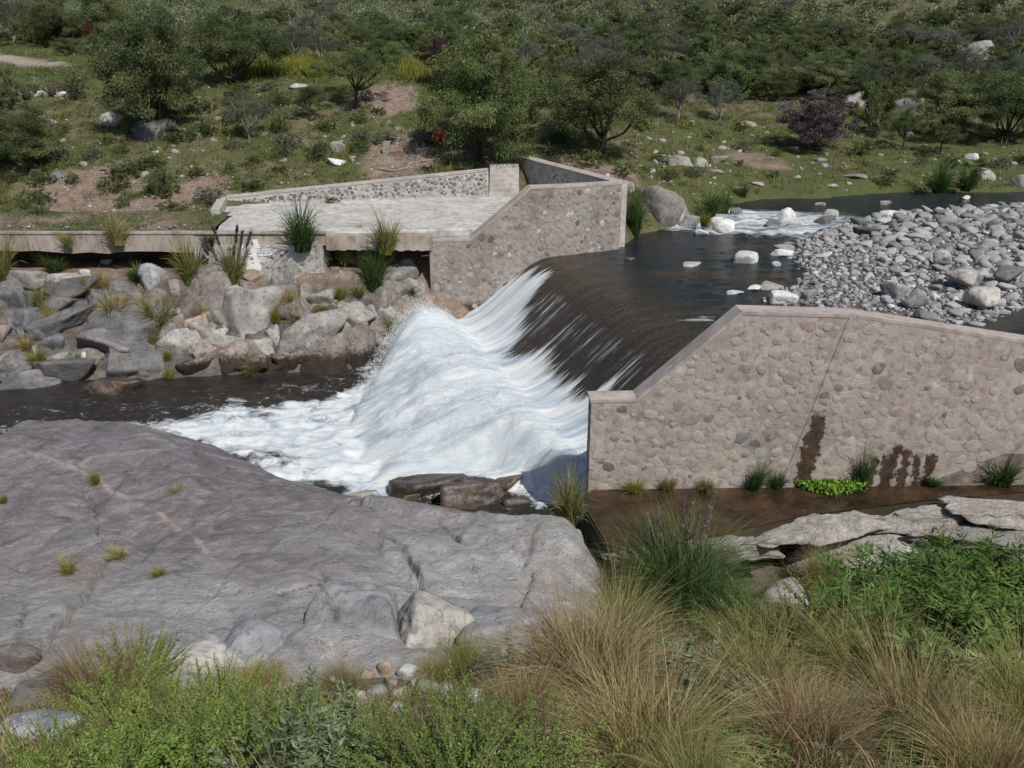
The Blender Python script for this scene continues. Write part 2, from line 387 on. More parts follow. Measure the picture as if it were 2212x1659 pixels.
def water_mat():
    g = G('river water'); fl = g.attr('flow', True)
    foam, brown, sheet = g.attr('foam'), g.attr('brown'), g.attr('sheet')
    s1 = g.noise(g.mul(fl, (3.2, .24, 1)), 1.0, 6, .66, .4)
    s2 = g.noise(g.mul(fl, (17, 1.2, 1)), 1.0, 4, .68, .3)
    p = g.pos()
    t1 = g.noise(p, 1.6, 6, .68, 1.2); t2 = g.noise(g.mul(p, (1, 1.5, 1)), 9, 4, .7, .6)
    pat = g.math('ADD', g.math('MULTIPLY', s1, .55), g.math('MULTIPLY', s2, .45))
    pat2 = g.math('ADD', g.math('MULTIPLY', t1, .6), g.math('MULTIPLY', t2, .4))
    mx = g.n('Mix', {0: sheet, 2: pat2, 3: pat}).outputs[0]
    f = g.math('ADD', g.math('SUBTRACT', g.math('MULTIPLY', foam, 1.9), .95), g.math('MULTIPLY', g.math('SUBTRACT', mx, .5), 4.2))
    f = g.math('MULTIPLY', g.math('ADD', f, .12), 1.5, True)
    f = g.math('MULTIPLY', f, g.n('MapRange', {0: foam, 1: .02, 2: .16, 3: 0., 4: 1.}).outputs[0])
    bed = g.ramp(mx, [(.3, (.010, .008, .006)), (.5, (.034, .025, .017)), (.68, (.085, .064, .042))])
    deep = g.ramp(t1, [(.3, (.008, .012, .017)), (.65, (.019, .023, .027))])
    c = g.mix(brown, deep, bed)
    w1 = g.noise(g.mul(fl, (1.9, .17, 1)), 1.0, 5, .62, .5); w2 = g.noise(g.mul(fl, (26, 6, 1)), 1.0, 3, .7)
    wm = g.n('Mix', {0: sheet, 2: t1, 3: w1}).outputs[0]
    wm = g.math('ADD', g.math('MULTIPLY', wm, .74), g.math('ADD', g.math('MULTIPLY', mx, .18), g.math('MULTIPLY', w2, .08)))
    white = g.ramp(wm, [(.38, (.40, .48, .545)), (.455, (.61, .68, .73)), (.52, (.75, .795, .82)), (.58, (.85, .86, .85))])
    fleck = g.ramp(g.noise(g.mul(fl, (34, 11, 1)), 1.0, 3, .75), [(.58, 0.), (.70, .6)])  # sparkle of the dark sheet, put into its colour as pale flecks
    c = g.mix(g.math('MULTIPLY', fleck, g.math('MULTIPLY', sheet, brown)), c, (.30, .29, .28))
    c = g.mix(f, c, white)
    fine = g.noise(g.mul(fl, (22, 9, 1)), 1.0, 4, .7)
    h = g.math('ADD', g.math('MULTIPLY', mx, .5), g.math('ADD', g.math('MULTIPLY', t2, .35), g.math('MULTIPLY', fine, .3)))
    nm = g.bump(h, g.n('MapRange', {0: f, 1: 0., 2: 1., 3: .8, 4: .08}).outputs[0], .06)
    rough = g.n('MapRange', {0: f, 1: 0., 2: 1., 3: .13, 4: .75}).outputs[0]
    sh = g.bsdf(c, rough, nm, .5, IOR=1.33)
    tr = g.n('BsdfTranslucent', {'Color': c}).outputs[0]
    sh = g.n('MixShader', {0: g.math('MULTIPLY', f, .28), 1: sh, 2: tr}).outputs[0]
    hn = g.math('ADD', g.math('MULTIPLY', g.noise(p, 42, 3, .7), .6), g.math('MULTIPLY', g.noise(g.mul(fl, (5, 1.4, 1)), 1.0, 4, .6), .4))
    op = g.math('MULTIPLY', g.math('ADD', g.math('SUBTRACT', hn, g.attr('hole')), .30), 2.4, True)
    sh = g.n('MixShader', {0: op, 1: g.n('BsdfTransparent').outputs[0], 2: sh}).outputs[0]
    return g.done(sh)
M['water'] = water_mat()
def brown_water_mat():
    g = G('shallow rusty water'); p = g.pos()
    n = g.noise(p, 1.6, 5, .6); n2 = g.noise(p, 9, 4, .7)
    c = g.ramp(n, [(.3, (.012, .009, .006)), (.5, (.040, .024, .014)), (.7, (.078, .048, .028))])
    c = g.mix(g.ramp(n2, [(.62, 0.), (.7, .5)]), c, (.16, .10, .055))
    return g.done(g.bsdf(c, .07, g.bump(n2, .12, .02), .5, IOR=1.33))
M['brown_water'] = brown_water_mat()
g = G('spray drops'); M['spray'] = g.done(g.bsdf((.86, .89, .91), .35, None, .5))
g = G('white paint'); M['white_paint'] = g.done(g.bsdf(g.ramp(g.noise(g.pos(), 20, 4), [(.3, (.55, .55, .54)), (.6, (.78, .78, .77))]), .8))

# ------------------------------------------------------------------ layout of the weir
CR = np.array([6.3, 18.05]); CL = np.array([1.2, 32.5])          # crest, near end to far end
CD = (CL - CR) / np.linalg.norm(CL - CR)                          # along the crest
ND = np.array([-CD[1], CD[0]])                                    # downstream
if ND[0] > 0: ND = -ND
def crest_t(x, y): return (x - CR[0]) * ND[0] + (y - CR[1]) * ND[1]
def crest_a(x, y): return (x - CR[0]) * CD[0] + (y - CR[1]) * CD[1]
PT = [-30, -1.6, -.8, -.2, 0, .5, 1, 1.5, 2, 2.5, 3.0, 3.4, 3.9, 4.5, 5.1, 5.7, 6.3, 7.0, 7.8, 8.6, 9.5]
PZ = [0, 0, -.01, -.05, -.09, -.3, -.66, -1.08, -1.5, -1.87, -2.1, -2.17, -2.02, -1.82, -1.74, -1.82, -2.05, -2.4, -2.75, -3.05, -3.3]
def apron_z(t):
    tt = np.linspace(-2, 9.5, 600); zz = np.interp(tt, PT, PZ)
    k = np.hanning(25); k /= k.sum()
    zz = np.convolve(np.pad(zz, 12, 'edge'), k, 'valid')
    return np.interp(t, tt, zz)

# ------------------------------------------------------------------ terrain
HILL = [(105, 8.2), (150, 11.5), (200, 20), (300, 52), (420, 95)]
FAR = [
 (-90, [(22, -7), (26.5, -4.2), (28.2, -2.5), (30.2, -.6), (31.0, -.25), (33.5, -.25), (33.7, .75), (36, 1.3), (50, 5.4), (54, 5.75), (75, 6.1)] + HILL),
 (-20, [(22, -7), (26.0, -4.2), (27.6, -2.5), (30.2, -.6), (31.0, -.25), (33.5, -.25), (33.7, .75), (36, 1.3), (50, 5.4), (54, 5.75), (75, 6.1)] + HILL),
 (-12, [(22, -7), (26.2, -4.2), (27.9, -2.5), (30.2, -.6), (31.0, -.25), (33.5, -.25), (33.7, .75), (36.8, 1.35), (50, 5.3), (54, 5.7), (75, 6.1)] + HILL),
 (-6, [(23, -7), (27.3, -4.2), (28.6, -2.4), (30.4, -.7), (31.0, -.3), (33.0, -.2), (33.4, .3), (37.5, .5), (38.4, 1.6), (50, 5.2), (54, 5.6), (75, 6.0)] + HILL),
 (-3, [(24, -7), (29, -4.2), (30.6, -2.2), (31.4, -1.5), (32.6, -.3), (33.4, .3), (38, .5), (39.0, 1.9), (42, 2.6), (50, 4.9), (54, 5.3), (75, 5.9)] + HILL),
 (1, [(30, -7), (32.8, -4), (33.6, -1), (34.2, .4), (39.3, .5), (40.6, 1.95), (42, 2.2), (46, 2.9), (56, 4.6), (75, 5.7)] + HILL),
 (4.0, [(32, -7), (34.0, -1), (35, .5), (36.8, 1.6), (40, 2.0), (46, 2.6), (56, 4.2), (75, 5.5)] + HILL),
 (8, [(35, -7), (37.2, -1), (38.6, .25), (40.5, 1.1), (46, 1.9), (56, 3.0), (75, 5.2), (105, 8.6), (150, 13), (200, 24), (300, 60), (420, 105)]),
 (14, [(39, -7), (41.8, -1), (43.0, .42), (46, .9), (56, 2.1), (70, 4), (85, 6.2), (105, 9.6), (130, 14), (180, 27), (300, 75), (420, 120)]),
 (25, [(40.5, -7), (43.8, -1), (44.8, .45), (50, 1.0), (58, 2.4), (70, 5), (85, 10), (105, 18), (130, 29), (180, 52), (300, 108), (420, 155)]),
 (90, [(43, -7), (46, -1), (47.4, .45), (52, 1.1), (60, 3), (70, 7), (85, 14), (105, 24), (130, 37), (180, 62), (300, 118), (420, 165)]),
]
NEAR = [
 (-90, [(-40, 14), (-6, 7.4), (0, 6.2), (2.4, 5.0), (4.4, 3.35), (7, 1.4), (9.3, -.35), (11, -1.3), (14, -2.4), (19, -3.8), (22, -7)]),
 (-3, [(-40, 14), (-6, 7.4), (0, 6.2), (2.4, 5.0), (4.4, 3.35), (7, 1.4), (9.3, -.3), (11, -1.2), (14, -2.4), (18, -3.8), (20, -7)]),
 (2.2, [(-40, 14), (-6, 7.4), (0, 6.2), (2.4, 5.0), (4.4, 3.4), (7, 1.7), (9.5, .1), (12, -1.4), (13.6, -2.3), (15.4, -3.3), (17.5, -4), (19, -7)]),
 (3.6, [(-40, 14), (-6, 7.4), (0, 6.2), (2.4, 5.0), (4.4, 3.4), (7, 1.7), (9.5, .15), (12, -1.3), (13.4, -2.0), (15.4, -2.9), (17.9, -3.0), (18.2, -4), (20, -7)]),
 (8, [(-40, 14), (-6, 7.4), (0, 6.2), (2.4, 5.0), (4.4, 3.4), (7, 1.7), (9.5, .2), (12, -1.2), (14, -2.1), (15.2, -2.6), (17.9, -2.9), (18.2, -4), (20, -7)]),
 (90, [(-40, 14), (-6, 7.4), (0, 6.2), (2.4, 5.0), (4.4, 3.4), (7, 1.7), (9.5, .2), (12, -1.1), (14, -1.9), (15.5, -2.4), (17.9, -2.6), (18.2, -4), (20, -7)]),
]
def stations(tab, x, y):
    xs = np.array([t[0] for t in tab], float)
    Z = np.stack([np.interp(y, [q[0] for q in t[1]], [q[1] for q in t[1]]) for t in tab], 0)
    k = np.clip(np.searchsorted(xs, x) - 1, 0, len(xs) - 2)
    f = np.clip((x - xs[k]) / (xs[k + 1] - xs[k]), 0, 1); f = f * f * (3 - 2 * f)
    sh = np.indices(x.shape)
    z0 = Z[(k, *sh)]; z1 = Z[(k + 1, *sh)]
    return z0 + (z1 - z0) * f
BAR = [tuple(at_z(u, v, .1)[:2]) for u, v in [(1655, 645), (1672, 628), (1730, 612), (1752, 588), (1722, 548), (1715, 520), (1765, 502), (1850, 486), (1990, 470), (2120, 459), (2212, 450)]] + [(40, 41), (48, 38), (40, 27), (18, 23.5)] + [tuple(at_z(u, v, .1)[:2]) for u, v in [(2212, 655), (2120, 685), (2020, 692), (1900, 672), (1800, 662)]]
UPZ = .3
def water_level(x, y):
    # the pool stands at 0, the reach above the rapids a little higher
    s = (x - 9.2) * .30 + (y - 36.6) * .95
    return UPZ * smooth(-.6, 3.2, s)
def H(x, y, detail=True):
    x = np.asarray(x, float); y = np.asarray(y, float)
    sc = np.ndim(x) == 0
    x = np.atleast_1d(x); y = np.atleast_1d(y)
    t = crest_t(x, y)
    bed = -1.0 - 3.4 * smooth(-.6, 1.2, t) 
    bd = sdist(x, y, BAR)
    bar = np.where(bd > -3, -.55 + .6 * smooth(-1.8, .5, bd) + .10 * smooth(.3, 4.5, bd), -5)
    bar = np.where(t < -1, bar, -9)
    wl = water_level(x, y)
    bed = np.where((y < 18.02) & (x > 1.7), -9, bed)
    bed = np.maximum(bed + wl, bar + wl * (bar > -4))
    fz = stations(FAR, x, y); nz = stations(NEAR, x, y)
    z = np.maximum(np.maximum(fz, nz), bed)
    if detail:
        bank = np.maximum(fz, nz) > bed
        amp = np.where(bank, .16, .05)
        z = z + amp * fbm2(x, y, .45, 4, 2.0) * np.where((y > 31.2) & (y < 33.6) & (x < -3), .2, 1)
        rb = ROCKY(x, y)
        rid = 1 - np.abs(fbm2(x + .5 * y, y * .5 - x * .2, .8, 4, 9.0))
        z = z + rb * (-.42 + .4 * (rid - .62) + .12 * fbm2(x, y, 2.2, 3, 5.))
    return float(z[0]) if sc else z
def ROCKY(x, y):
    return smooth(25, 27, y) * (1 - smooth(30.4, 31.2, y)) * (1 - smooth(-3.6, -2.4, x))
def hit(u, v, off=0.0, y0=2.5, y1=260):
    d = ray(u, v); ts = np.concatenate([np.arange(y0, 60, .05), np.arange(60, y1, .25)]) / d[1]
    P = CAM + ts[:, None] * d
    hz = H(P[:, 0], P[:, 1]) + off
    k = np.argmax(P[:, 2] < hz)
    if P[k, 2] >= hz[k]: k = len(ts) - 1
    return P[k]
TRACK = [tuple(hit(u, v)[:2]) for u, v in [(-260, 98), (-90, 108), (0, 122), (60, 136), (105, 142)]]
DRYB = [tuple(at_y(u, 170, y)[:2]) for u, y in [(545, 52), (960, 52), (960, 58), (545, 58)]]

def graded(segs):
    out = []
    for a, b, st in segs: out.append(np.arange(a, b, st))
    return np.concatenate(out + [np.array([segs[-1][1]])])
gx = graded([(-170, -60, 5), (-60, -22, 1.0), (-22, 26, .2), (26, 60, 1.0), (60, 170, 5)])
gy = graded([(-40, -4, 3), (-4, 8, .25), (8, 50, .17), (50, 90, .5), (90, 200, 2), (200, 420, 8)])
X, Y = np.meshgrid(gx, gy); Z = H(X.ravel(), Y.ravel()).reshape(X.shape)
xr, yr = X.ravel(), Y.ravel()
rock_a = ROCKY(xr, yr)
bd = sdist(xr, yr, BAR)
rock_a = np.maximum(rock_a, smooth(-2, 0, bd) * .9 * (crest_t(xr, yr) < -1))
rock_a = np.maximum(rock_a, smooth(9.3, 10.5, yr) * (1 - smooth(22, 24, yr)) * .8)
fbk = smooth(33, 36, yr)
grass_a = fbk * .66 + (1 - smooth(7, 10, yr)) * .5
meadow = smooth(5, 9, xr) * smooth(40, 43, yr) * (1 - smooth(52, 60, yr))
grass_a = grass_a + meadow * .4 + smooth(46, 52, yr) * (1 - smooth(4, 10, xr)) * .25 + smooth(85, 105, yr) * .4
soil_patch = np.zeros_like(xr)
for (u, v, rr) in [(200, 405, 2.6), (330, 450, 2.0), (860, 345, 2.4), (430, 420, 1.6), (1250, 360, 1.8), (1640, 345, 2.6), (840, 215, 2.2), (1330, 372, 1.6), (600, 470, 2.), (180, 440, 2.)]:
    q = hit(u, v); soil_patch = np.maximum(soil_patch, 1 - smooth(.4 * rr, rr, np.hypot(xr - q[0], (yr - q[1]) * .8)))
grass_a = np.clip(grass_a - soil_patch * .75, 0, 1)
SOILP = soil_patch
dry_a = smooth(-.8, .4, sdist(xr, yr, DRYB)) * .9
track_a = 1 - smooth(.9, 1.7, seg_dist(xr, yr, TRACK))
me = mesh_of('ground', np.stack([xr, yr, Z.ravel()], -1), grid_faces(len(gx), len(gy)), M['ground'], True,
             {'grass': grass_a, 'rock': rock_a * (1 - fbk * (bd < -2)), 'dry': dry_a, 'track': track_a})
setp(link('ground', me), kind='structure')
def soil_at(x, y):
    r = np.zeros_like(x)
    i = np.clip(np.searchsorted(gx, x), 0, len(gx) - 1); j = np.clip(np.searchsorted(gy, y), 0, len(gy) - 1)
    return SOILP.reshape(X.shape)[j, i]

# ------------------------------------------------------------------ water
def keep_faces(F, vmask):
    return F[vmask[F].all(1)]
# pool and upper reach
px = graded([(-2, 27, .13), (27, 70, 1.2)]); py = graded([(17.9, 48, .13), (48, 60, 1)])
XX, YY = np.meshgrid(px, py); x, y = XX.ravel(), YY.ravel()
t = crest_t(x, y); wl = water_level(x, y)
s_r = (x - 9.2) * .30 + (y - 36.6) * .95
rap = smooth(-1.6, .3, s_r) * (1 - smooth(3.0, 5.0, s_r)) * (1 - smooth(13.5, 17.5, x))
z = wl + .020 * fbm2(x * .5, y, 2.2, 4, 3.) + rap * .10 * fbm2(x, y, 1.6, 4, 8.) + apron_z(np.minimum(t, .5)) - .004
foam = rap * .62 + .25 * smooth(5, 20, x) * smooth(37, 40, y)
foam = np.maximum(foam, .55 * np.exp(-((x - at_z(1520, 688, 0)[0]) / 1.0) ** 2 - ((y - at_z(1520, 688, 0)[1]) / .45) ** 2))
foam = np.maximum(foam, .45 * np.exp(-((x - at_z(1580, 535, 0)[0]) / 2.2) ** 2 - ((y - at_z(1580, 535, 0)[1]) / .35) ** 2))
foam = np.maximum(foam, .55 * smooth(11, 13, x) * (1 - smooth(21.6, 22.8, y)))
brown = np.clip(.10 + .9 * fbm2(x * .35, y, .45, 3, 6.), 0, .7) * (1 - smooth(33, 37, y)) + .9 * smooth(-2.2, -.7, t)
F = keep_faces(grid_faces(len(px), len(py)), (t < -.72) & (y > 17.86 + .04 * np.maximum(x - 1.7, 0)))
flow = np.stack([y * .9, x * .9, np.zeros_like(x)], -1)
me = mesh_of('river_pool', np.stack([x, y, z], -1), F, M['water'], True, {'foam': np.clip(foam, 0, 1), 'brown': np.clip(brown, 0, 1), 'sheet': np.full_like(x, .75), 'flow': flow})
setp(link('river_pool_water', me), kind='structure')

# sheet over the weir and the leaping white water below it
ta = np.linspace(-.85, 9.4, 360); aa = np.linspace(-3.2, 16.6, 560)
A_, T_ = np.meshgrid(aa, ta); a, t = A_.ravel(), T_.ravel()
amax = np.interp(t, [3.2, 4.2, 6, 7.4, 8.6], [16.6, 15.6, 14.4, 12.6, 10.5])
jn = fbm2(a, t * .15, .55, 3, 4.)
z = apron_z(t)
lift = np.exp(-((t - 5.1) / 1.1) ** 2)
z = z + lift * (.30 * jn + .36 * smooth(10.5, 14.5, a) - .40 * (1 - smooth(0, 4, a)))
z = z + smooth(4.2, 6, t) * (.15 * fbm2(a, t * .6, .8, 2, 14.) + .045 * fbm2(a, t * .5, 2.6, 3, 21., .5))
edge_in = smooth(0, 1.5, amax - a)
z = z - (1 - edge_in) * smooth(4.0, 5.5, t) * .9
turb = smooth(2.6, 4.6, t)
st1 = fbm2(a * 2.4, t * .33, 1.0, 4, 2.2); st2 = fbm2(a * 7, t * 1.3, 1.0, 3, 7.7)
st3 = fbm2(a * 1.7, t * .14, 1.0, 2, 12.)
z = z + turb * (1 - smooth(6.5, 8.5, t)) * .12 * st3 + (turb * .03 + .012) * st1 + (turb * .008 + .006 * smooth(.3, 1.5, t)) * st2
z = z + turb * .13 * fbm2(a * 1.1, t * .2, 1., 2, 5.5)
x = CR[0] + CD[0] * a + ND[0] * t; y = CR[1] + CD[1] * a + ND[1] * t
t0 = 2.35 - 1.25 * smooth(11.2, 14.2, a) + .95 * fbm2(a, a * 0, .75, 3, 3.3) + .35 * smooth(4, 0, a)
foam = smooth(t0 - 1.1, t0 + 1.0, t)
foam = np.maximum(foam, smooth(3.0, 3.8, t))
foam = np.maximum(foam, smooth(.35, .9, t) * .34 * (1 - smooth(3, 3.5, t)))
brown = .95 - .25 * smooth(.2, 1.2, t)
wl_x = (y - 31.75) - (x + 3.0) * .20
ok = ~((y < 17.95) & (x > 1.55)) & (y > 16.9) & ~((wl_x > .42) & (x > -3.2)) & (a < amax + .05)
lim = 18.5 + 1.9 * smooth(-4.5, -2, x) - 2.4 * smooth(-.8, 2.2, x)     # where the fall meets the rocks below
drop = (1 - smooth(.1, 2.0, y - lim)) * (t > 3.6) * smooth(3.6, 4.6, t)
z = z + (np.minimum(-3.02, z) - z) * drop
hole = .95 * np.maximum(1 - smooth(.0, .75, amax - a) * 1.0 - (t < 3.9), 0) + .9 * smooth(7.6, 9.2, t)
hole = np.maximum(hole, .95 * (1 - smooth(-.35, .7, y - lim)) * (t > 4))
hole = np.clip(hole, 0, 1)
F = keep_faces(grid_faces(len(aa), len(ta)), ok)
attrs = {'foam': foam, 'brown': brown, 'sheet': np.ones_like(x), 'hole': hole, 'flow': np.stack([a, t, np.zeros_like(a)], -1)}
me = mesh_of('spillway_water', np.stack([x, y, z], -1), F, M['water'], True, attrs)
setp(link('spillway_water', me), kind='structure')
for q, (off, hb) in enumerate([(.05, .50), (.13, .60), (.24, .70)]):      # loose spray above the jet
    ox = off * 1.2 * fbm2(a, t, .9, 2, 3. + q)
    zz = z + off * (1 + .8 * fbm2(a, t * .7, 1.3, 3, 8. + q)) * smooth(2.6, 4.0, t)
    hs = np.clip(np.maximum(hole, 1 - smooth(2.9, 4.0, t)) * .5 + hb, 0, 1.1)
    hs = np.where((t < 2.8) | (hole > .97), 1.5, hs)
    at2 = dict(attrs); at2['foam'] = np.ones_like(x); at2['hole'] = hs; at2['flow'] = np.stack([a + 3.7 * q, t, np.zeros_like(a)], -1)
    F2 = keep_faces(F, t > 2.7)
    setp(link('mist', mesh_of('mist', np.stack([x + ND[0] * ox, y + ND[1] * ox, zz], -1), F2, M['water'], True, at2)), ['fine mist close above the leaping white water', 'looser mist above the leaping white water', 'thin drifting mist highest above the white water'][q], 'mist', kind='stuff')

# the river below
px = graded([(-90, -20, 1.2), (-20, 4, .085)]); py = graded([(14.5, 30.5, .085), (30.5, 33, .5)])
XX, YY = np.meshgrid(px, py); x, y = XX.ravel(), YY.ravel()
FOAMP = [tuple(at_z(u, v, -3)[:2]) for u, v in [(-300, 925), (60, 912), (260, 893), (430, 880), (560, 862), (700, 850), (780, 800), (1000, 780), (1235, 850), (1300, 1000), (1200, 1130), (1080, 1085), (940, 1085), (760, 1110), (480, 1010), (300, 950), (-300, 960)]]
sd = sdist(x, y, FOAMP)
foam = smooth(-1.1, 1.5, sd + .9 * fbm2(x, y, .8, 4, 5.)) * (.57 + .43 * smooth(-13, -6.5, x)) * (.92 + .28 * fbm2(x * .6, y * 1.2, .9, 3, 31.))
rk = np.exp(-((x - at_z(1000, 1082, -3)[0]) / 1.5) ** 2 - ((y - at_z(1000, 1082, -3)[1]) / .40) ** 2)
foam = np.clip(foam * (1 - .8 * rk), 0, 1)
foam = np.maximum(foam, .36 * smooth(-4.5, -.3, sd))
z = -3.0 + (.03 + .13 * foam) * fbm2(x * .6, y * 1.2, .8, 3, 1.) + (.01 + .03 * foam) * fbm2(x * .7, y * 1.4, 3., 3, 2.) - .12 * rk
z = z + .25 * smooth(-3, 1, x) * smooth(17, 20, y) * foam
me = mesh_of('river', np.stack([x, y, z], -1), grid_faces(len(px), len(py)), M['water'], True, {'foam': foam, 'brown': np.clip(.5 + .3 * rk, 0, 1), 'sheet': np.full_like(x, .35), 'flow': np.stack([y * .8 + x * .15, x * .8, np.zeros_like(x)], -1)})
setp(link('river_water', me), kind='structure')

# spray thrown up along the leaping jet
N = 26000
ra = rng.uniform(-.5, 15.3, N); rt = rng.normal(5.4, 1.0, N).clip(2.9, 8.0)
edge = rng.random(N) < .33
am = np.interp(rt, [3.2, 4.2, 6, 7.4, 8.6], [16.2, 15.6, 14.4, 12.6, 10.5])
ra = np.where(edge, am - np.abs(rng.normal(0, .35, N)) + .12, np.minimum(ra, am))
rx = CR[0] + CD[0] * ra + ND[0] * rt; ry = CR[1] + CD[1] * ra + ND[1] * rt
rz = apron_z(rt) + np.abs(rng.normal(0, .15, N)) + .03 + np.exp(-((rt - 5.1) / 1.1) ** 2) * (.36 * smooth(10.5, 14.5, ra) - .40 * (1 - smooth(0, 4, ra)))
rz = rz - (1 - smooth(0, 1.5, am - ra)) * smooth(4, 5.5, rt) * .7 * rng.random(N)
k = (ry > 18.1) | (rx < 1.3)
k &= ry > 18.5 + 1.9 * smooth(-4.5, -2, rx) - 2.4 * smooth(-.8, 2.2, rx) + .9
rx, ry, rz = rx[k], ry[k], rz[k]; N = len(rx)
rs = .004 + .010 * rng.random(N) ** 3
octv = np.array([(1, 0, 0), (-1, 0, 0), (0, 1, 0), (0, -1, 0), (0, 0, 1), (0, 0, -1)], float)
octf = np.array([(0, 2, 4), (2, 1, 4), (1, 3, 4), (3, 0, 4), (2, 0, 5), (1, 2, 5), (3, 1, 5), (0, 3, 5)])
V = np.stack([rx, ry, rz], -1)[:, None, :] + octv[None] * rs[:, None, None]
F = (octf[None] + (np.arange(N) * 6)[:, None, None]).reshape(-1, 3)
setp(link('spray', mesh_of('spray', V.reshape(-1, 3), F, M['spray'], True)), 'fine white spray drops thrown up above the leaping water', 'spray', kind='stuff')

# ------------------------------------------------------------------ masonry
def unit(v): v = np.asarray(v, float); return v / np.linalg.norm(v)
UP = np.array([0, 0, 1.0])
RW0 = np.array([1.72, 17.67, 0]); RWD = unit([1, .04, 0]); RWN = np.array([RWD[1], -RWD[0], 0])
def rw_local(u, v):
    p = at_plane(u, v, RW0, RWN); return (np.dot(p - RW0, RWD), p[2])
SEEPS = []
for (u, v, w, lean) in [(1772, 892, .17, .13), (1940, 958, .10, .1), (1962, 968, .09, .08), (1985, 985, .06, 0.), (2012, 978, .11, .03), (1888, 990, .07, 0.), (1925, 985, .12, .1)]:
    p = at_plane(u, v, RW0, RWN); SEEPS.append((p[0] - lean * (p[2] + 1.8), w, p[2], lean))
M['mortar_r'] = mortar_mat('buff mortar with rusty seeps', [(.3, (.235, .208, .186)), (.5, (.33, .296, .264)), (.7, (.405, .372, .335))], (.29, .225, .20), seeps=True)
M['mortar_l'] = mortar_mat('grey buff mortar with wet foot', [(.3, (.19, .17, .155)), (.5, (.275, .25, .228)), (.7, (.35, .325, .30))], (.235, .17, .13), foot=-1.75)
M['mortar_g'] = mortar_mat('pale grey mortar', [(.3, (.30, .29, .275)), (.5, (.40, .385, .365)), (.7, (.46, .445, .425))], (.32, .29, .26))
M['concrete'] = concrete_mat('pale concrete', [(.3, (.33, .305, .28)), (.5, (.42, .395, .365)), (.7, (.48, .455, .425))], (.27, .235, .205))
M['coping'] = concrete_mat('smooth coping concrete', [(.3, (.29, .255, .235)), (.5, (.37, .33, .305)), (.7, (.42, .38, .353))], (.24, .20, .175), .35)
M['beam'] = concrete_mat('stained channel concrete', [(.3, (.24, .205, .17)), (.5, (.35, .305, .26)), (.7, (.42, .375, .33))], (.15, .115, .085))
M['wet_concrete'] = concrete_mat('wet mossy concrete', [(.3, (.03, .024, .016)), (.5, (.06, .045, .03)), (.7, (.09, .07, .045))], (.04, .04, .02))

COB = []
for k in range(9):
    r_ = np.random.default_rng(40 + k); n = 9
    an = np.linspace(0, 2 * pi, n, endpoint=False) + r_.uniform(-.22, .22, n)
    rad = 1 + r_.uniform(-.26, .16, n)
    rings = []
    for f, h in ((1.0, -.35), (.97, .0), (.82, .14)):
        rings.append(np.stack([np.cos(an) * rad * f, np.sin(an) * rad * f * r_.uniform(.74, .8), np.full(n, h) + r_.uniform(-.03, .03, n)], -1))
    V = np.concatenate(rings + [np.array([[0, 0, .17]])])
    F = []
    for q in range(2):
        for i in range(n):
            j = (i + 1) % n; F.append((q * n + i, q * n + j, (q + 1) * n + j)); F.append((q * n + i, (q + 1) * n + j, (q + 1) * n + i))
    for i in range(n): F.append((2 * n + i, 2 * n + (i + 1) % n, 3 * n))
    COB.append((V, np.array(F)))
def cobble_set(mat):
    return [mesh_of('cobble', V, F, mat, True) for V, F in COB]
def set_cobbles(parent, poly, p0, d, nrm, mats, count, rmin, rmax, seed, inset=.1, proud=.3, tilt=.1, avoid=None):
    """stones bedded in a wall face; poly in (along, height)"""
    r_ = np.random.default_rng(seed)
    P = np.array(poly); lo, hi = P.min(0), P.max(0)
    pts = []; base = np.array(parent.location)
    tries = 0
    sizes = np.sort(rmin + (rmax - rmin) * r_.random(count) ** 1.5)[::-1]
    while len(pts) < count and tries < count * 90:
        tries += 1
        q = lo + r_.random(2) * (hi - lo); rr = sizes[len(pts)] if tries < count * 45 else sizes[-1 - len(pts) % 20]
        if sdist(np.array([q[0]]), np.array([q[1]]), [tuple(w) for w in P])[0] < rr + inset: continue
        if avoid and avoid(q): continue
        if any((q[0] - w[0]) ** 2 + (q[1] - w[1]) ** 2 < (rr + w[2]) ** 2 * .74 for w in pts): continue
        pts.append((q[0], q[1], rr))
    for (s, z, rr) in pts:
        me = mats[r_.integers(len(mats))]
        o = bpy.data.objects.new('cobble', me); COL.objects.link(o); o.parent = parent
        a = r_.normal(0, .5)
        ax = d * cos(a) + UP * sin(a); ay = -d * sin(a) + UP * cos(a)
        nn = np.cross(ax, ay)
        if np.dot(nn, nrm) < 0: ay = -ay; nn = -nn
        Mx = Matrix(((ax[0], ay[0], nn[0], 0), (ax[1], ay[1], nn[1], 0), (ax[2], ay[2], nn[2], 0), (0, 0, 0, 1)))
        loc = np.asarray(p0) + d * s; loc = np.array([loc[0], loc[1], z]) + nrm * (.004 + proud * .02 * r_.random())
        o.matrix_local = Matrix.Translation(Vector(loc - base)) @ Mx @ Matrix.Diagonal((rr, rr, min(rr, .1) * (.10 + .30 * r_.random()), 1))
def child(name, me, parent):
    o = link(name, me, parent); o.location = -Vector(parent.location); return o
def wall_child(name, polys, p0, d, depth, nrm, mat, parent):
    bm = bmesh.new()
    for poly in polys: prism(bm, poly, d, UP, -nrm * depth, p0)
    return child(name, bm_mesh(name, bm, mat), parent)

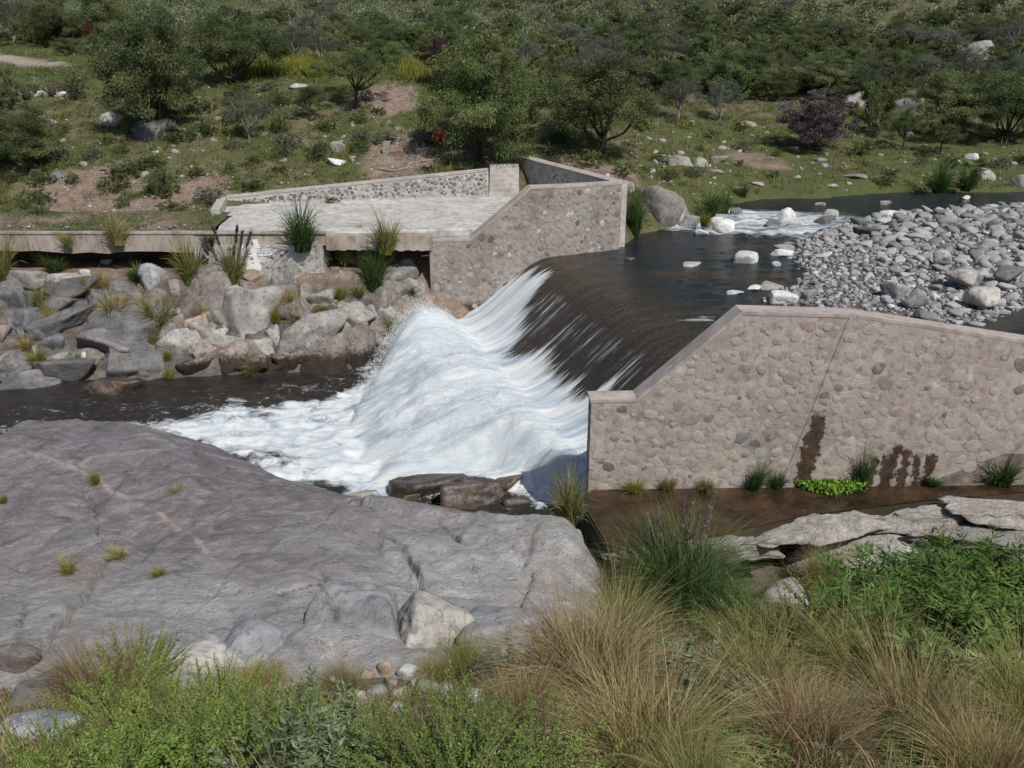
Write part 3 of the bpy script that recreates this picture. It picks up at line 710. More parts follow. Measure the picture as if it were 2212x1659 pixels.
# near retaining wall
rw = empty('retaining_wall', (1.72, 17.67, -1.8))
setp(rw, 'tall buff cobblestone retaining wall with stepped sloping top and rusty seep stains', 'wall')
TOP = [rw_local(u, v) for u, v in [(1243, 864), (1375, 864), (1603, 673), (1853, 680), (2212, 752)]]
TOP[0] = (0.0, TOP[0][1]); TOP[1] = (TOP[1][0], TOP[0][1])
s_end = 15.5; sl_ = (TOP[4][1] - TOP[3][1]) / (TOP[4][0] - TOP[3][0]); TOP[4] = (s_end, max(.7, TOP[3][1] + sl_ * (s_end - TOP[3][0])))
CT = .07
jt = rw_local(1832, 690); jb = rw_local(1690, 1040)
js = lambda z: jb[0] + (jt[0] - jb[0]) * (z - jb[1]) / (jt[1] - jb[1])
zt3 = TOP[2][1] + (TOP[3][1] - TOP[2][1]) * (js(TOP[2][1]) - TOP[2][0]) / (TOP[3][0] - TOP[2][0])
b0 = [(0, -3.6), (js(-3.6), -3.6), (js(zt3 - CT), zt3 - CT), (TOP[2][0], TOP[2][1] - CT), (TOP[1][0], TOP[1][1] - CT), (0, TOP[0][1] - CT)]
b1 = [(js(-3.6), -3.6), (s_end, -3.6), (s_end, TOP[4][1] - CT), (TOP[3][0], TOP[3][1] - CT), (js(zt3 - CT), zt3 - CT)]
wall_child('wall_face', [b0], RW0, RWD, .46, RWN, M['mortar_r'], rw)
wall_child('wall_face', [b1], RW0 + RWN * .018, RWD, .478, RWN, M['mortar_r'], rw)
for i in range(4):
    (sa, za), (sb, zb) = TOP[i], TOP[i + 1]
    o = wall_child('coping', [[(sa - (.03 if i == 0 else 0), za - CT), (sb, zb - CT), (sb, zb), (sa - (.03 if i == 0 else 0), za)]], RW0 + RWN * (.012 + .012 * (i == 3)), RWD, .50, RWN, M['coping'], rw)
cr_mats = cobble_set(M['wall_stone_r'])
in_seep = lambda q: any(abs(RW0[0] + q[0] * RWD[0] - (xc + ln * (q[1] + 1.8))) < w + .13 and q[1] < zt + .08 for xc, w, zt, ln in SEEPS)
b0v = [(0, -2.1), (js(-2.1), -2.1)] + b0[2:]
b1v = [(js(-2.0), -2.0), (11.4, -2.0), (11.4, TOP[3][1] + sl_ * (11.4 - TOP[3][0]) - CT), b1[3], b1[4]]
set_cobbles(rw, b0v, RW0, RWD, RWN, cr_mats, 165, .06, .20, 1, .0, avoid=in_seep)
set_cobbles(rw, b1v, RW0 + RWN * .018, RWD, RWN, cr_mats, 130, .07, .23, 2, .0, avoid=in_seep)

# far wing wall beside the weir
L0 = np.array([-3.0, 31.75, 0]); LB = np.array([1.95, 32.74, 0]); LE = np.array([4.15, 33.75, 0])
LD1 = unit(LB - L0); LN1 = np.array([LD1[1], -LD1[0], 0]); LD2 = unit(LE - LB); LN2 = np.array([LD2[1], -LD2[0], 0])
ll = lambda u, v: (np.dot(at_plane(u, v, L0, LN1) - L0, LD1), at_plane(u, v, L0, LN1)[2])
len1 = np.linalg.norm(LB - L0); len2 = np.linalg.norm(LE - LB)
zl, zh = ll(1000, 517)[1], ll(1150, 404)[1]
s1, s2 = ll(1016, 517)[0], ll(1147, 404)[0]
lw = empty('wing_wall', (-3.0, 31.75, -2))
setp(lw, 'far cobblestone wing wall with sloping top edge beside the waterfall', 'wall')
T1 = [(0, zl), (s1, zl), (s2, zh), (len1, zh)]; T2 = [(0, zh), (len2, zh - .04)]
c1 = [(0, -4), (len1, -4)] + [(s, z - CT) for s, z in T1[::-1]]
c2 = [(0, -4), (len2, -4)] + [(s, z - CT) for s, z in T2[::-1]]
wall_child('wall_face', [c1], L0, LD1, .5, LN1, M['mortar_l'], lw)
wall_child('wall_face', [c2], LB + LD2 * .003, LD2, .5, LN2, M['mortar_l'], lw)
for i in range(3):
    wall_child('coping', [[(T1[i][0], T1[i][1] - CT), (T1[i + 1][0], T1[i + 1][1] - CT), T1[i + 1], T1[i]]], L0 + LN1 * .012, LD1, .53, LN1, M['coping'], lw)
wall_child('coping', [[(.012, zh - CT), (len2, zh - .04 - CT), (len2, zh - .04), (.012, zh)]], LB + LN2 * .012, LD2, .53, LN2, M['coping'], lw)
cl_mats = cobble_set(M['wall_stone_l'])
set_cobbles(lw, [(0, -2.4), (len1, -2.4)] + c1[2:], L0, LD1, LN1, cl_mats, 215, .055, .16, 3, .0, .6)
set_cobbles(lw, [(0, -.3), (len2, -.3)] + c2[2:], LB, LD2, LN2, cl_mats, 80, .055, .16, 4, .0, .6)
# return wall running back from its upstream end
W1 = np.array([.35, 41.0, 0]); WD = unit(W1 - LE); WN = np.array([-abs(WD[1]), -abs(WD[0]), 0]); lenw = np.linalg.norm(W1 - LE)
ww = empty('return_wall', (LE[0], LE[1], 0))
setp(ww, 'shaded grey cobblestone return wall with a long pale coping behind the wing wall', 'wall')
zr0, zr1 = zh - .08, zh - .06
wall_child('wall_face', [[(.3, -.5), (lenw, -.5), (lenw, zr1 - CT), (.3, zr0 - CT)]], LE - WN * 0, WD, .45, WN, M['mortar_g'], ww)
wall_child('coping', [[(.3, zr0 - CT), (lenw + .03, zr1 - CT), (lenw + .03, zr1), (.3, zr0)]], LE + WN * .03, WD, .52, WN, M['coping'], ww)
set_cobbles(ww, [(.5, .9), (lenw, .9), (lenw, zr1 - CT), (.5, zr0 - CT)], LE, WD, WN, cl_mats, 70, .06, .14, 5, .03, .6)

# concrete deck
dk = [(-10.60, 31.62), (-6.9, 31.62), (-3.05, 31.78), (-3.05, 32.3), (-1.3, 32.62), (1.9, 33.27), (3.7, 34.25), (.35, 39.8), (.32, 38.35), (-.98, 38.24), (-11.74, 36.74)]
kd = lambda y: min(max((y - 32.4) / 5.5, 0), 1)
zd = lambda x, y: 1.0 + .15 * min(max((-3 - x) / 7, 0), 1) * (1 - kd(y)) + .2 * kd(y)
bm = bmesh.new()
tv = [bm.verts.new((x, y, zd(x, y))) for x, y in dk]; bv = [bm.verts.new((x, y, .78)) for x, y in dk]
bm.faces.new(tv); bm.faces.new(bv[::-1])
for i in range(len(dk)):
    j = (i + 1) % len(dk); bm.faces.new([tv[i], bv[i], bv[j], tv[j]])
M['deck'] = concrete_mat('weathered deck concrete', [(.3, (.36, .345, .325)), (.5, (.46, .445, .42)), (.7, (.52, .505, .48))], (.24, .22, .2), .5)
o = link('concrete_deck', bm_mesh('concrete_deck', bm, M['deck']))
setp(o, 'flat pale concrete deck between the cobbled walls on the far bank', 'deck')

# low cobbled wall behind the deck
B0 = np.array([-11.75, 36.72, 0]); B1 = np.array([-1.0, 38.22, 0]); BD = unit(B1 - B0); BN = np.array([BD[1], -BD[0], 0]); lb = np.linalg.norm(B1 - B0)
bw = empty('deck_wall', (-11.75, 36.72, 1.1)); setp(bw, 'low grey wall of dark cobbles rising toward the steps behind the deck', 'wall')
zb0, zb1 = at_plane(505, 424, B0, BN)[2], at_plane(1050, 366, B0, BN)[2]
wall_child('wall_face', [[(0, .3), (lb, .3), (lb, zb1 - .07), (0, zb0 - .07)]], B0, BD, .42, BN, M['mortar_g'], bw)
wall_child('coping', [[(0, zb0 - .07), (lb, zb1 - .07), (lb, zb1), (0, zb0)]], B0 + BN * .02, BD, .46, BN, M['concrete'], bw)
set_cobbles(bw, [(0, 1.18), (lb, 1.26), (lb, zb1 - .08), (0, zb0 - .08)], B0, BD, BN, cobble_set(M['wall_stone_d']), 190, .05, .115, 6, .01, .6)
A0 = np.array([-11.1, 33.7, 0]); ad = unit(B0 - A0); an_ = np.array([ad[1], -ad[0], 0])
wall_child('end_wall', [[(0, .2), (np.linalg.norm(B0 - A0) - .02, .2), (np.linalg.norm(B0 - A0) - .02, zb0 - .02), (0, zb0 + .05)]], A0, ad, .34, an_, M['concrete'], bw)

# steps
stp = empty('concrete_steps', (-.3, 38.3, 1.15)); setp(stp, 'short flight of worn concrete steps rising between the two cobbled walls', 'steps')
for k in range(7):
    bm = bmesh.new()
    zt = 1.2 + .155 * (k + 1); y0 = 38.2 + .30 * k
    prism(bm, [(-.98, y0), (.30, y0 + .1), (.30, y0 + .43), (-.98, y0 + .33)], (1, 0, 0), (0, 1, 0), (0, 0, -.8), (0.001 * k, 0, zt))
    child('step', bm_mesh('step', bm, M['concrete']), stp)

# channel beam along the far bank with its piers
bmm = empty('channel_beam', (-11, 31.3, 0)); setp(bmm, 'long stained concrete channel edge spanning dark hollows along the far bank', 'channel')
def beam(u0, u1, v0, v1, dep=2.3, y=31.3, jag=0, name='beam'):
    xa, za = at_y(u0, v0, y)[0], at_y(u0, v0, y)[2]; xb = at_y(u1, v0, y)[0]; zb = at_y(u0, v1, y)[2]
    n = 30; xs = np.linspace(xa, xb, n); r_ = np.random.default_rng(int(u1))
    bm = bmesh.new()
    low = [(x_, zb + jag * r_.uniform(-1, 1) * .06) for x_ in xs]
    prism(bm, low + [(x_, za + r_.uniform(-.012, .006)) for x_ in xs[::-1]], (1, 0, 0), UP, (0, dep, 0), (0, y, 0))
    return child(name, bm_mesh(name, bm, M['beam']), bmm)
beam(-700, 418, 506.5, 545, jag=1)
beam(418.5, 702, 507, 530, y=31.33, dep=.5)
beam(702.5, 932, 509, 541, dep=.42, jag=.6)
beam(-700, 702, 502.5, 506, dep=.34, y=31.27, name='lip')
sx_ = np.arange(-60, -10.55, .25); sy_ = np.arange(31.62, 34.3, .22)
SXg, SYg = np.meshgrid(sx_, sy_); x, y = SXg.ravel(), SYg.ravel()
zb_ = at_y(0, 502.5, 31.3)[2]
z = zb_ + .02 + .16 * smooth(31.6, 33.8, y) + .06 * fbm2(x, y, 1.1, 4, 3.) * smooth(31.6, 32.2, y)
me = mesh_of('soil_bank', np.stack([x, y, z], -1), grid_faces(len(sx_), len(sy_)), M['ground'], True, {'grass': .62 + .4 * fbm2(x, y, .4, 3, 2.), 'rock': np.zeros_like(x), 'dry': np.zeros_like(x), 'track': np.zeros_like(x)})
setp(link('soil_bank', me), kind='structure')
# dark back of the hollows is the bank itself; cobbled pier with painted lettering
pr = empty('cobbled_pier', (-10, 31.3, -.5)); setp(pr, 'cobbled pier with white painted lettering under the channel edge', 'pier')
PY = 31.25
pa, pb = at_y(418, 530, PY), at_y(700, 585, PY)
bm = bmesh.new(); prism(bm, [(pa[0], -1.0), (pb[0], -1.0), (pb[0], pa[2]), (pa[0], pa[2])], (1, 0, 0), UP, (0, 1.6, 0), (0, PY, 0))
child('pier_face', bm_mesh('pier_face', bm, M['mortar_g']), pr)
set_cobbles(pr, [(0, -.6), (pb[0] - pa[0], -.6), (pb[0] - pa[0], pa[2]), (0, pa[2])], np.array([pa[0], PY, 0]), np.array([1., 0, 0]), np.array([0, -1., 0]), cobble_set(M['wall_stone_d']), 40, .06, .12, 8, .02, .6)
def stroke(pts, wd, name='lettering'):
    """brush stroke painted on the pier: zoom pixels of the photograph"""
    P = [at_y(350 + zx * .1667, 461 + zy * .1667, PY) for zx, zy in pts]
    bm = bmesh.new()
    for p, q in zip(P[:-1], P[1:]):
        d = unit(q - p); sd = np.array([-d[2], 0, d[0]]) * wd / 2; e = d * wd * .35
        vs_ = [p - e + sd, q + e + sd, q + e - sd, p - e - sd]
        prism(bm, [(w[0], w[2]) for w in vs_], (1, 0, 0), UP, (0, -.012, 0), (0, PY - .002, 0))
    return child(name, bm_mesh(name, bm, M['white_paint']), pr)
SW = .034
stroke([(1042, 410), (1048, 470), (1040, 525), (1010, 520), (992, 500), (1020, 482)], SW)
stroke([(1130, 432), (1085, 440), (1090, 515), (1140, 508)], SW); stroke([(1086, 474), (1125, 470)], SW)
stroke([(1160, 432), (1163, 512), (1195, 490), (1200, 450), (1160, 432)], SW)
stroke([(1275, 440), (1228, 450), (1232, 508), (1275, 505), (1280, 475), (1250, 476)], SW)
stroke([(1290, 512), (1318, 432), (1340, 512)], SW); stroke([(1300, 485), (1335, 482)], SW)
stroke([(1355, 520), (1352, 432), (1410, 428), (1405, 465), (1360, 472), (1422, 515)], SW)
stroke([(1030, 545), (1240, 545), (1455, 530)], SW * 1.2); stroke([(1455, 530), (1430, 585), (1350, 622), (1270, 620)], SW * 1.2)
stroke([(1262, 575), (1272, 610)], SW); stroke([(1290, 572), (1295, 608), (1315, 605), (1315, 575)], SW)
stroke([(1348, 572), (1325, 590), (1345, 612), (1365, 592), (1348, 572)], SW)
P = [at_y(350 + zx * .1667, 461 + zy * .1667, PY) for zx, zy in [(1165, 335), (1235, 335), (1265, 420), (1225, 520), (1250, 600), (1290, 690), (1285, 745), (1110, 745), (1060, 640), (1150, 560), (1150, 470), (1190, 420)]]
bm = bmesh.new(); prism(bm, [(p[0], p[2]) for p in P], (1, 0, 0), UP, (0, -.006, 0), (0, PY - .004, 0))
child('painted_patch', bm_mesh('painted_patch', bm, M['white_paint']), pr)

# weir body under the water
bm = bmesh.new()
tt = np.concatenate([[-1.4], np.linspace(-.9, 3.9, 30)])
prof = [(t_, float(apron_z(t_)) - .09 - .3 * max(0, t_ - 2.2)) for t_ in tt] + [(3.9, -4.6), (-1.4, -4.6)]
wv = -RWD / np.dot(-RWD[:2], ND)
prism(bm, prof, wv, UP, (*(CD * 15.4), 0), (CR[0] + CD[0] * .12, CR[1] + CD[1] * .12, 0))
o = link('weir', bm_mesh('weir', bm, M['wet_concrete'])); setp(o, 'curved concrete weir beneath the brown sheet of falling water', 'weir')

# side channel floor in front of the near wall
CH = [at_z(u, v, -1.72)[:2] for u, v in [(1262, 1068), (1268, 1110), (1322, 1200), (1450, 1175), (1740, 1112), (2000, 1080), (2212, 1062)]]
CH = [tuple(c) for c in CH] + [(16, 17.6), (16, 18.0), (1.8, 17.68)]
bm = bmesh.new(); prism(bm, CH, (1, 0, 0), (0, 1, 0), (0, 0, -2.2), (0, 0, -1.76))
o = link('channel_ledge', bm_mesh('channel_ledge', bm, M['wet_concrete'])); setp(o, 'wet rusty ledge at the foot of the near wall', 'ledge')
bm = bmesh.new(); prism(bm, [(c[0] + .03, c[1]) for c in CH], (1, 0, 0), (0, 1, 0), (0, 0, -.03), (0, 0, -1.715))
o = link('ledge_water', bm_mesh('ledge_water', bm, M['brown_water'])); setp(o, kind='structure')

# ------------------------------------------------------------------ rocks
_ico = {}
def ico(sub):
    if sub not in _ico:
        bm = bmesh.new(); bmesh.ops.create_icosphere(bm, subdivisions=sub, radius=1)
        V = np.array([v.co[:] for v in bm.verts]); F = np.array([[v.index for v in f.verts] for f in bm.faces]); bm.free()
        _ico[sub] = (V / np.linalg.norm(V, axis=1)[:, None], F)
    return _ico[sub]
def rock_shape(seed, sub=4, planes=13, jag=.07, p=13, flat=.25):
    r_ = np.random.default_rng(seed); D, F = ico(sub)
    n = r_.normal(size=(planes, 3)); n /= np.linalg.norm(n, axis=1)[:, None]
    n = np.concatenate([n, [[0, 0, 1], [0, 0, -1]]]); h = r_.uniform(.72, 1.1, planes + 2); h[-2] = 1 - flat * r_.random()
    dd = np.maximum(D @ n.T, 1e-3) / h
    r = (dd ** p).sum(1) ** (-1 / p)
    V = D * r[:, None]
    V = V + D * (jag * fbm(D * 1.7 + seed * 3.1, 4))[:, None]
    V = V - (V.max(0) + V.min(0)) / 2
    return V / np.abs(V).max(0), F
def tilt_m(tilt, rz=0.0, pitch=0.0):
    return np.array(Matrix.Rotation(R(rz), 3, 'Z') @ Matrix.Rotation(R(-tilt), 3, 'Y') @ Matrix.Rotation(R(pitch), 3, 'X'))
rock_n = [100]
def rock(u, v, w, h, tilt=0, mat='rock_pale', label=None, group=None, name='rock', depth=.75, sub=4, planes=13, jag=.07, p=13, push=.45, loc=None, pitch=12, cat='rock', lift=0., z=None):
    """a rock that shows about w x h photo pixels, standing where the view line through (u, v) meets the ground"""
    rock_n[0] += 1
    q = hit(u, v) if z is None else at_z(u, v, z)
    D = dist_of(q)
    sx, sz = w * D / FPX / 2, h * D / FPX / 2 * 1.06; sy = depth * max(sx, sz * .8)
    V, F = rock_shape(int(u * 7 + v * 13 + w) % 9973, sub, planes, jag, p)
    V = (V * np.array([sx, sy, sz])) @ tilt_m(tilt, 0, -pitch).T
    me = mesh_of(name, V, F, M[mat], True)
    d = unit(ray(u, v)); c = q + d * sy * push; c[2] += lift
    o = link(name, me, loc=c)
    return setp(o, label, cat, group)

M['bank_pale'] = rock_mat('weathered bank stone', [(.3, (.15, .142, .13)), (.5, (.26, .247, .228)), (.7, (.37, .356, .333))], warm=(.28, .22, .165), warm_amt=.28, dark_low=-2.7)
M['bank_warm'] = rock_mat('weathered pinkish bank stone', [(.3, (.11, .097, .088)), (.5, (.19, .168, .154)), (.7, (.28, .255, .236))], warm=(.25, .175, .13), warm_amt=.45, dark_low=-2.7)
BANKM = {'rock_pale': 'bank_pale', 'rock_warm': 'bank_warm'}
# far-bank rocks between the channel edge and the river
BK = 'rocks of the far river bank'
for a in [
 (69, 603, 74, 28, -3, 'rock_pale', 'pale flat slab below the channel edge at the far end of the bank'),
 (150, 606, 70, 24, 2, 'rock_pale', 'pale ledge stone between the flat slab and a dark angular block'),
 (27, 634, 44, 48, 0, 'rock_dark', 'dark upright block under the pale flat slab'),
 (167, 630, 102, 46, 6, 'rock_dark', 'dark angular block below the hanging straw tussock'),
 (46, 697, 104, 46, 5, 'rock_dark', 'broad dark slab in the middle of the bank by the picture edge'),
 (158, 690, 130, 46, 32, 'rock_dark', 'long dark slab leaning diagonally beside the reddish rock'),
 (128, 662, 54, 32, -8, 'rock_warm', 'small reddish rock wedged between dark slabs'),
 (292, 706, 152, 76, 6, 'rock_dark', 'dark humped rock below the double tussock'),
 (215, 744, 130, 50, 18, 'rock_dark', 'dark rock dipping under the humped one'),
 (335, 780, 156, 86, 10, 'rock_dark', 'large dark rock running down into the water'),
 (158, 806, 116, 50, 4, 'rock_dark', 'dark low ledge above the river below the cracked slab'),
 (62, 836, 118, 56, 10, 'rock_dark', 'dark rock at the water by the picture edge'),
 (235, 838, 180, 44, 3, 'rock_wet', 'long wet shelf just above the river'),
 (204, 773, 54, 30, -36, 'rock_warm', 'loose tilted reddish slab lying on the dark ledge'),
 (129, 775, 40, 20, 5, 'rock_pale', 'loose pale flat stone on the dark ledge'),
 (30, 771, 60, 22, -4, 'rock_pale', 'pale flat stone at the edge of the ledge'),
 (68, 762, 32, 22, 8, 'rock_pale', 'small pale stone leaning on the flat stones of the ledge'),
 (186, 777, 26, 22, -30, 'rock_white', 'whitish stone beside the yellow ledge tuft'),
 (281, 634, 76, 40, -4, 'rock_dark', 'grey block under the grass hollow'),
 (188, 594, 24, 17, 0, 'rock_white', 'small white stone under the dark hollow'),
 (230, 570, 22, 16, 0, 'rock_white', 'white stone inside the dark hollow'),
 (330, 600, 48, 46, 10, 'rock_blue', 'bluish rock beside the first green tussock'),
 (433, 640, 132, 92, 12, 'rock_warm', 'large pinkish rock under the twin tussocks'),
 (365, 626, 46, 32, 5, 'rock_warm', 'rounded stone at the shoulder of the large pinkish rock'),
 (550, 694, 130, 114, 8, 'rock_pale', 'largest pale rounded boulder in the middle of the bank'),
 (528, 662, 56, 34, 12, 'rock_pale', 'pale cap stone on the shoulder of the largest boulder'),
 (423, 708, 54, 34, 14, 'rock_tan', 'orange tinged stone beside the largest boulder'),
 (444, 726, 62, 52, 20, 'rock_pale', 'pale split stone under the orange tinged one'),
 (470, 690, 46, 30, 10, 'rock_warm', 'small stone tucked above the orange tinged one'),
 (583, 612, 36, 36, 5, 'rock_blue', 'bluish square stone below the painted pier'),
 (547, 629, 68, 30, -10, 'rock_warm', 'slanting stone below the whitewashed patch'),
 (612, 614, 46, 52, 0, 'rock_warm', 'upright stone beside the bluish square one'),
 (637, 594, 32, 28, 0, 'rock_pale', 'stone under the broken pier block'),
 (640, 562, 40, 40, 0, 'rock_warm', 'broken block hanging at the pier end'),
 (551, 600, 44, 28, 10, 'rock_tan', 'rusty stone at the foot of the whitewashed patch'),
 (664, 643, 32, 46, 8, 'rock_pale', 'narrow stone above the gravelly gully'),
 (605, 660, 36, 52, 15, 'rock_warm', 'tall stone behind the largest boulder'),
 (680, 716, 150, 56, 36, 'rock_pale', 'long pale slab leaning up from the water'),
 (640, 740, 80, 40, 38, 'rock_pale', 'lower end of the leaning slab group'),
 (758, 684, 76, 40, 28, 'rock_pale', 'pale lens-shaped stone with mossy crack'),
 (794, 690, 40, 42, 15, 'rock_pale', 'pale pointed stone beside the lens-shaped one'),
 (862, 604, 80, 42, 48, 'rock_pale', 'pale slab leaning steeply near the wing wall'),
 (885, 622, 50, 36, 25, 'rock_pale', 'rounded pale stone against the wing wall'),
 (815, 650, 48, 38, 20, 'rock_warm', 'stone under the tall green tussock by the wing wall'),
 (880, 668, 104, 52, 4, 'rock_warm', 'broad grey rock wedged against the wing wall end'),
 (732, 728, 52, 28, 12, 'rock_warm', 'dark shadowed stone under the lens-shaped one'),
 (703, 790, 116, 78, 22, 'rock_river', 'fan-shaped pinkish rock with a wet brown foot'),
 (775, 762, 96, 80, 30, 'rock_river', 'grey brown rock wetted by the white water'),
 (632, 784, 60, 34, 10, 'rock_river', 'low stone at the water beside the fan-shaped rock'),
 (596, 736, 32, 44, 30, 'rock_pale', 'narrow stone in the cleft below the largest boulder'),
 (570, 762, 44, 46, 5, 'rock_pale', 'stack of pale stone below the largest boulder'),
 (500, 772, 70, 50, 10, 'rock_river', 'wet reddish stone in the cleft above the river'),
 (545, 785, 60, 30, 0, 'rock_river', 'stone behind the grass tuft at the waterline'),
 (700, 650, 60, 30, 20, 'rock_pale', 'flat stone in the gravelly gully'),
 (0, 735, 40, 50, 0, 'rock_river', 'dark red rock cut by the picture edge'),
]:
    rock(a[0], a[1], a[2] * 1.34, a[3] * 1.36, a[4], BANKM.get(a[5], a[5]), label=a[6], group=BK, jag=.11, planes=10, p=26, push=.22, sub=5 if a[2] * a[3] > 3500 else 4)
for k, (u, v) in enumerate([(30, 665), (95, 720), (110, 640), (205, 655), (215, 690), (270, 660), (300, 655), (330, 660), (395, 680), (400, 740), (380, 720), (440, 770), (470, 745), (490, 720), (500, 650), (515, 740), (560, 755), (625, 690), (650, 670), (620, 640), (720, 660), (745, 710), (770, 720), (800, 720), (830, 690), (850, 640), (840, 610), (690, 750), (650, 770), (590, 790), (110, 745), (20, 800), (110, 830), (290, 800), (270, 760), (430, 800), (330, 840), (820, 740)]):
    rock(u, v, rng.uniform(80, 130), rng.uniform(50, 76), rng.uniform(0, 32), 'rock_dark' if u < 330 else ['bank_pale', 'bank_warm', 'rock_river'][k % 3] if v < 760 else 'rock_river', 'fractured dark bedrock block of the far bank below the channel' if u < 330 else 'fractured pale bedrock block of the far bank below the deck', 'bedrock blocks of the far bank', name='bedrock_block', jag=.12, planes=9, p=28, push=.5)
# loose stones along the gully and under the beam
for k in range(26):
    u = rng.uniform(560, 900); v = rng.uniform(560, 680)
    rock(u, v, rng.uniform(12, 26), rng.uniform(9, 18), rng.uniform(-20, 30), ['bank_pale', 'bank_warm'][k % 2], 'small loose stone in the gully below the deck', 'loose stones in the gully', sub=3, name='loose_stone', cat='stone')

# pool-side rocks and boulders
PB = 'boulders along the pool'
for a in [
 (1420, 452, 110, 84, -14, 'rock_warm', 'large pinkish outcrop beside the upstream end of the wing wall'),
 (1352, 408, 40, 34, 0, 'rock_warm', 'small rounded rock on top of the pinkish outcrop'),
 (1462, 470, 76, 62, -28, 'rock_warm', 'sloping shoulder of the pinkish outcrop toward the reeds'),
]:
    rock(*a[:6], label=a[6], group=PB, jag=.06, p=10, push=.0, sub=5)
for a in [
 (1480, 484, 56, 40, 0, 'rock_blue', 'rounded grey boulder in front of the pinkish outcrop', .1),
 (1558, 494, 56, 42, -5, 'rock_white', 'pale rounded boulder at the foot of the rapids', .1),
 (1515, 502, 30, 14, 0, 'rock_white', 'flat white stone beside the pale boulder of the rapids', .08),
 (1692, 468, 54, 38, 6, 'rock_white', 'white angular boulder above the rapids', .28),
 (1590, 462, 28, 26, 0, 'rock_dark', 'dark boulder at the head of the rapids', .25),
 (1790, 465, 36, 26, 0, 'rock_pale', 'pale boulder behind the rapids', .3),
 (1785, 480, 50, 28, -4, 'rock_dark', 'dark wet boulder beside the rapids', .25),
 (1670, 482, 40, 18, 0, 'rock_dark', 'dark low stone in the rapids', .22),
 (1925, 468, 52, 26, -4, 'rock_white', 'wide pale boulder at the head of the gravel bar', .3),
 (1870, 500, 60, 22, 0, 'rock_dark', 'dark wet rock between rapids and gravel bar', .25),
 (1916, 440, 44, 16, 0, 'rock_pale', 'pale flat rock in the upper river', .3),
 (1770, 443, 22, 12, 0, 'rock_tan', 'tan stone in the upper river', .3),
 (2086, 428, 18, 10, 0, 'rock_white', 'small white stone in the upper river', .32),
 (1612, 560, 58, 30, -6, 'rock_white', 'bright white angular boulder standing in the pool', .1),
 (1690, 547, 50, 16, -3, 'rock_white', 'low white stone at the tip of the gravel bar', .08),
 (1695, 540, 48, 20, 4, 'rock_pale', 'flat grey stone behind the low white stone', .1),
 (1676, 570, 22, 10, 0, 'rock_white', 'small white stone off the gravel tip', .05),
 (1495, 572, 44, 9, 0, 'rock_pale', 'nearly drowned pale stone in the pool', .02),
 (1588, 632, 40, 9, 0, 'rock_white', 'thin white stone awash near the wall', .03),
 (1628, 622, 30, 12, 0, 'rock_white', 'small white stone near the wall, farther of two', .05),
 (1690, 645, 58, 28, -3, 'rock_white', 'white rounded boulder behind the near wall top', .12),
 (1665, 618, 56, 16, 0, 'rock_pale', 'low grey slab behind the white rounded boulder', .08),
 (1750, 640, 38, 28, 0, 'rock_pale', 'pale stone beside the white rounded boulder', .15),
 (1932, 628, 66, 38, -22, 'rock_blue', 'large bluish boulder on the gravel bar', .3),
 (1978, 650, 44, 44, -40, 'rock_blue', 'leaning blue-grey slab beside the bluish boulder', .3),
 (2125, 640, 80, 40, 0, 'rock_pale', 'broad pale boulder near the edge of the gravel bar', .45),
 (2180, 590, 60, 34, -15, 'rock_dark', 'dark greenish boulder on the gravel bar', .5),
 (2035, 555, 40, 30, 0, 'rock_pale', 'round pale boulder in the middle of the gravel bar', .5),
 (2080, 600, 66, 36, 0, 'rock_pale', 'wide pale boulder among the cobbles', .5),
 (2000, 690, 56, 32, -18, 'rock_dark', 'dark wet boulder in the side stream', .15),
 (1360, 560, 26, 8, 0, 'rock_wet', 'dark stone awash below the reed tuft', .0),
]:
    rock(*a[:6], label=a[6], group=PB, jag=.05, p=9, push=.2, z=a[7], sub=4, pitch=0)

# gravel bar: the larger cobbles one by one, the fine gravel as one mass
bar_meshes = []
for k in range(10):
    V, F = rock_shape(900 + k, 3, 11, .06, 11, .3); V = V * np.array([1, .78, .55])
    bar_meshes.append(mesh_of('cobble', V, F, M['bar_stone'], True))
bx = np.array(BAR); lo, hi = bx.min(0), np.minimum(bx.max(0), [34, 46])
C = lo + rng.random((12000, 2)) * (hi - lo); C = C[sdist(C[:, 0], C[:, 1], BAR) > -.4]
uu, vv, _ = project(np.stack([C[:, 0], C[:, 1], H(C[:, 0], C[:, 1])], -1))
C = C[(uu < 2950) & (vv < 760)]
szs = .075 + .22 * rng.random(len(C)) ** 2.4
szs *= .55 + .6 * smooth(9, 17, C[:, 0]) + .15 * smooth(30, 36, C[:, 1])
order = np.argsort(-szs); pick, pts = [], []
for i in order:
    p = C[i]
    if all((p[0] - q[0]) ** 2 + (p[1] - q[1]) ** 2 > ((szs[i] + q[2]) * .82) ** 2 for q in pts):
        pts.append((p[0], p[1], szs[i])); pick.append(i)
    if len(pts) > 3200: break
pts.sort(key=lambda q: (project(np.array([q[0], q[1], .3]))[0] > 2240, -q[2]))
hz = H(np.array([p[0] for p in pts]), np.array([p[1] for p in pts]))
small = []
for k, (x_, y_, s_) in enumerate(pts):
    if k < 300:
        o = link('river_cobble', bar_meshes[k % 10], loc=(x_, y_, hz[k] + s_ * .12), rot=(rng.normal(0, .2), rng.normal(0, .2), rng.uniform(0, 6.3)), scale=(s_, s_, s_ * rng.uniform(.7, 1.1)))
        setp(o, ('large' if s_ > .22 else 'medium' if s_ > .17 else 'small') + ' grey river cobble lying ' + ('near the pool side tip of the gravel bar' if x_ < 12.5 else 'in the middle of the gravel bar' if x_ < 17 else 'on the far part of the gravel bar'), 'stone', 'cobbles of the gravel bar')
    else: small.append((x_, y_, hz[k], s_))
n_g = 8500
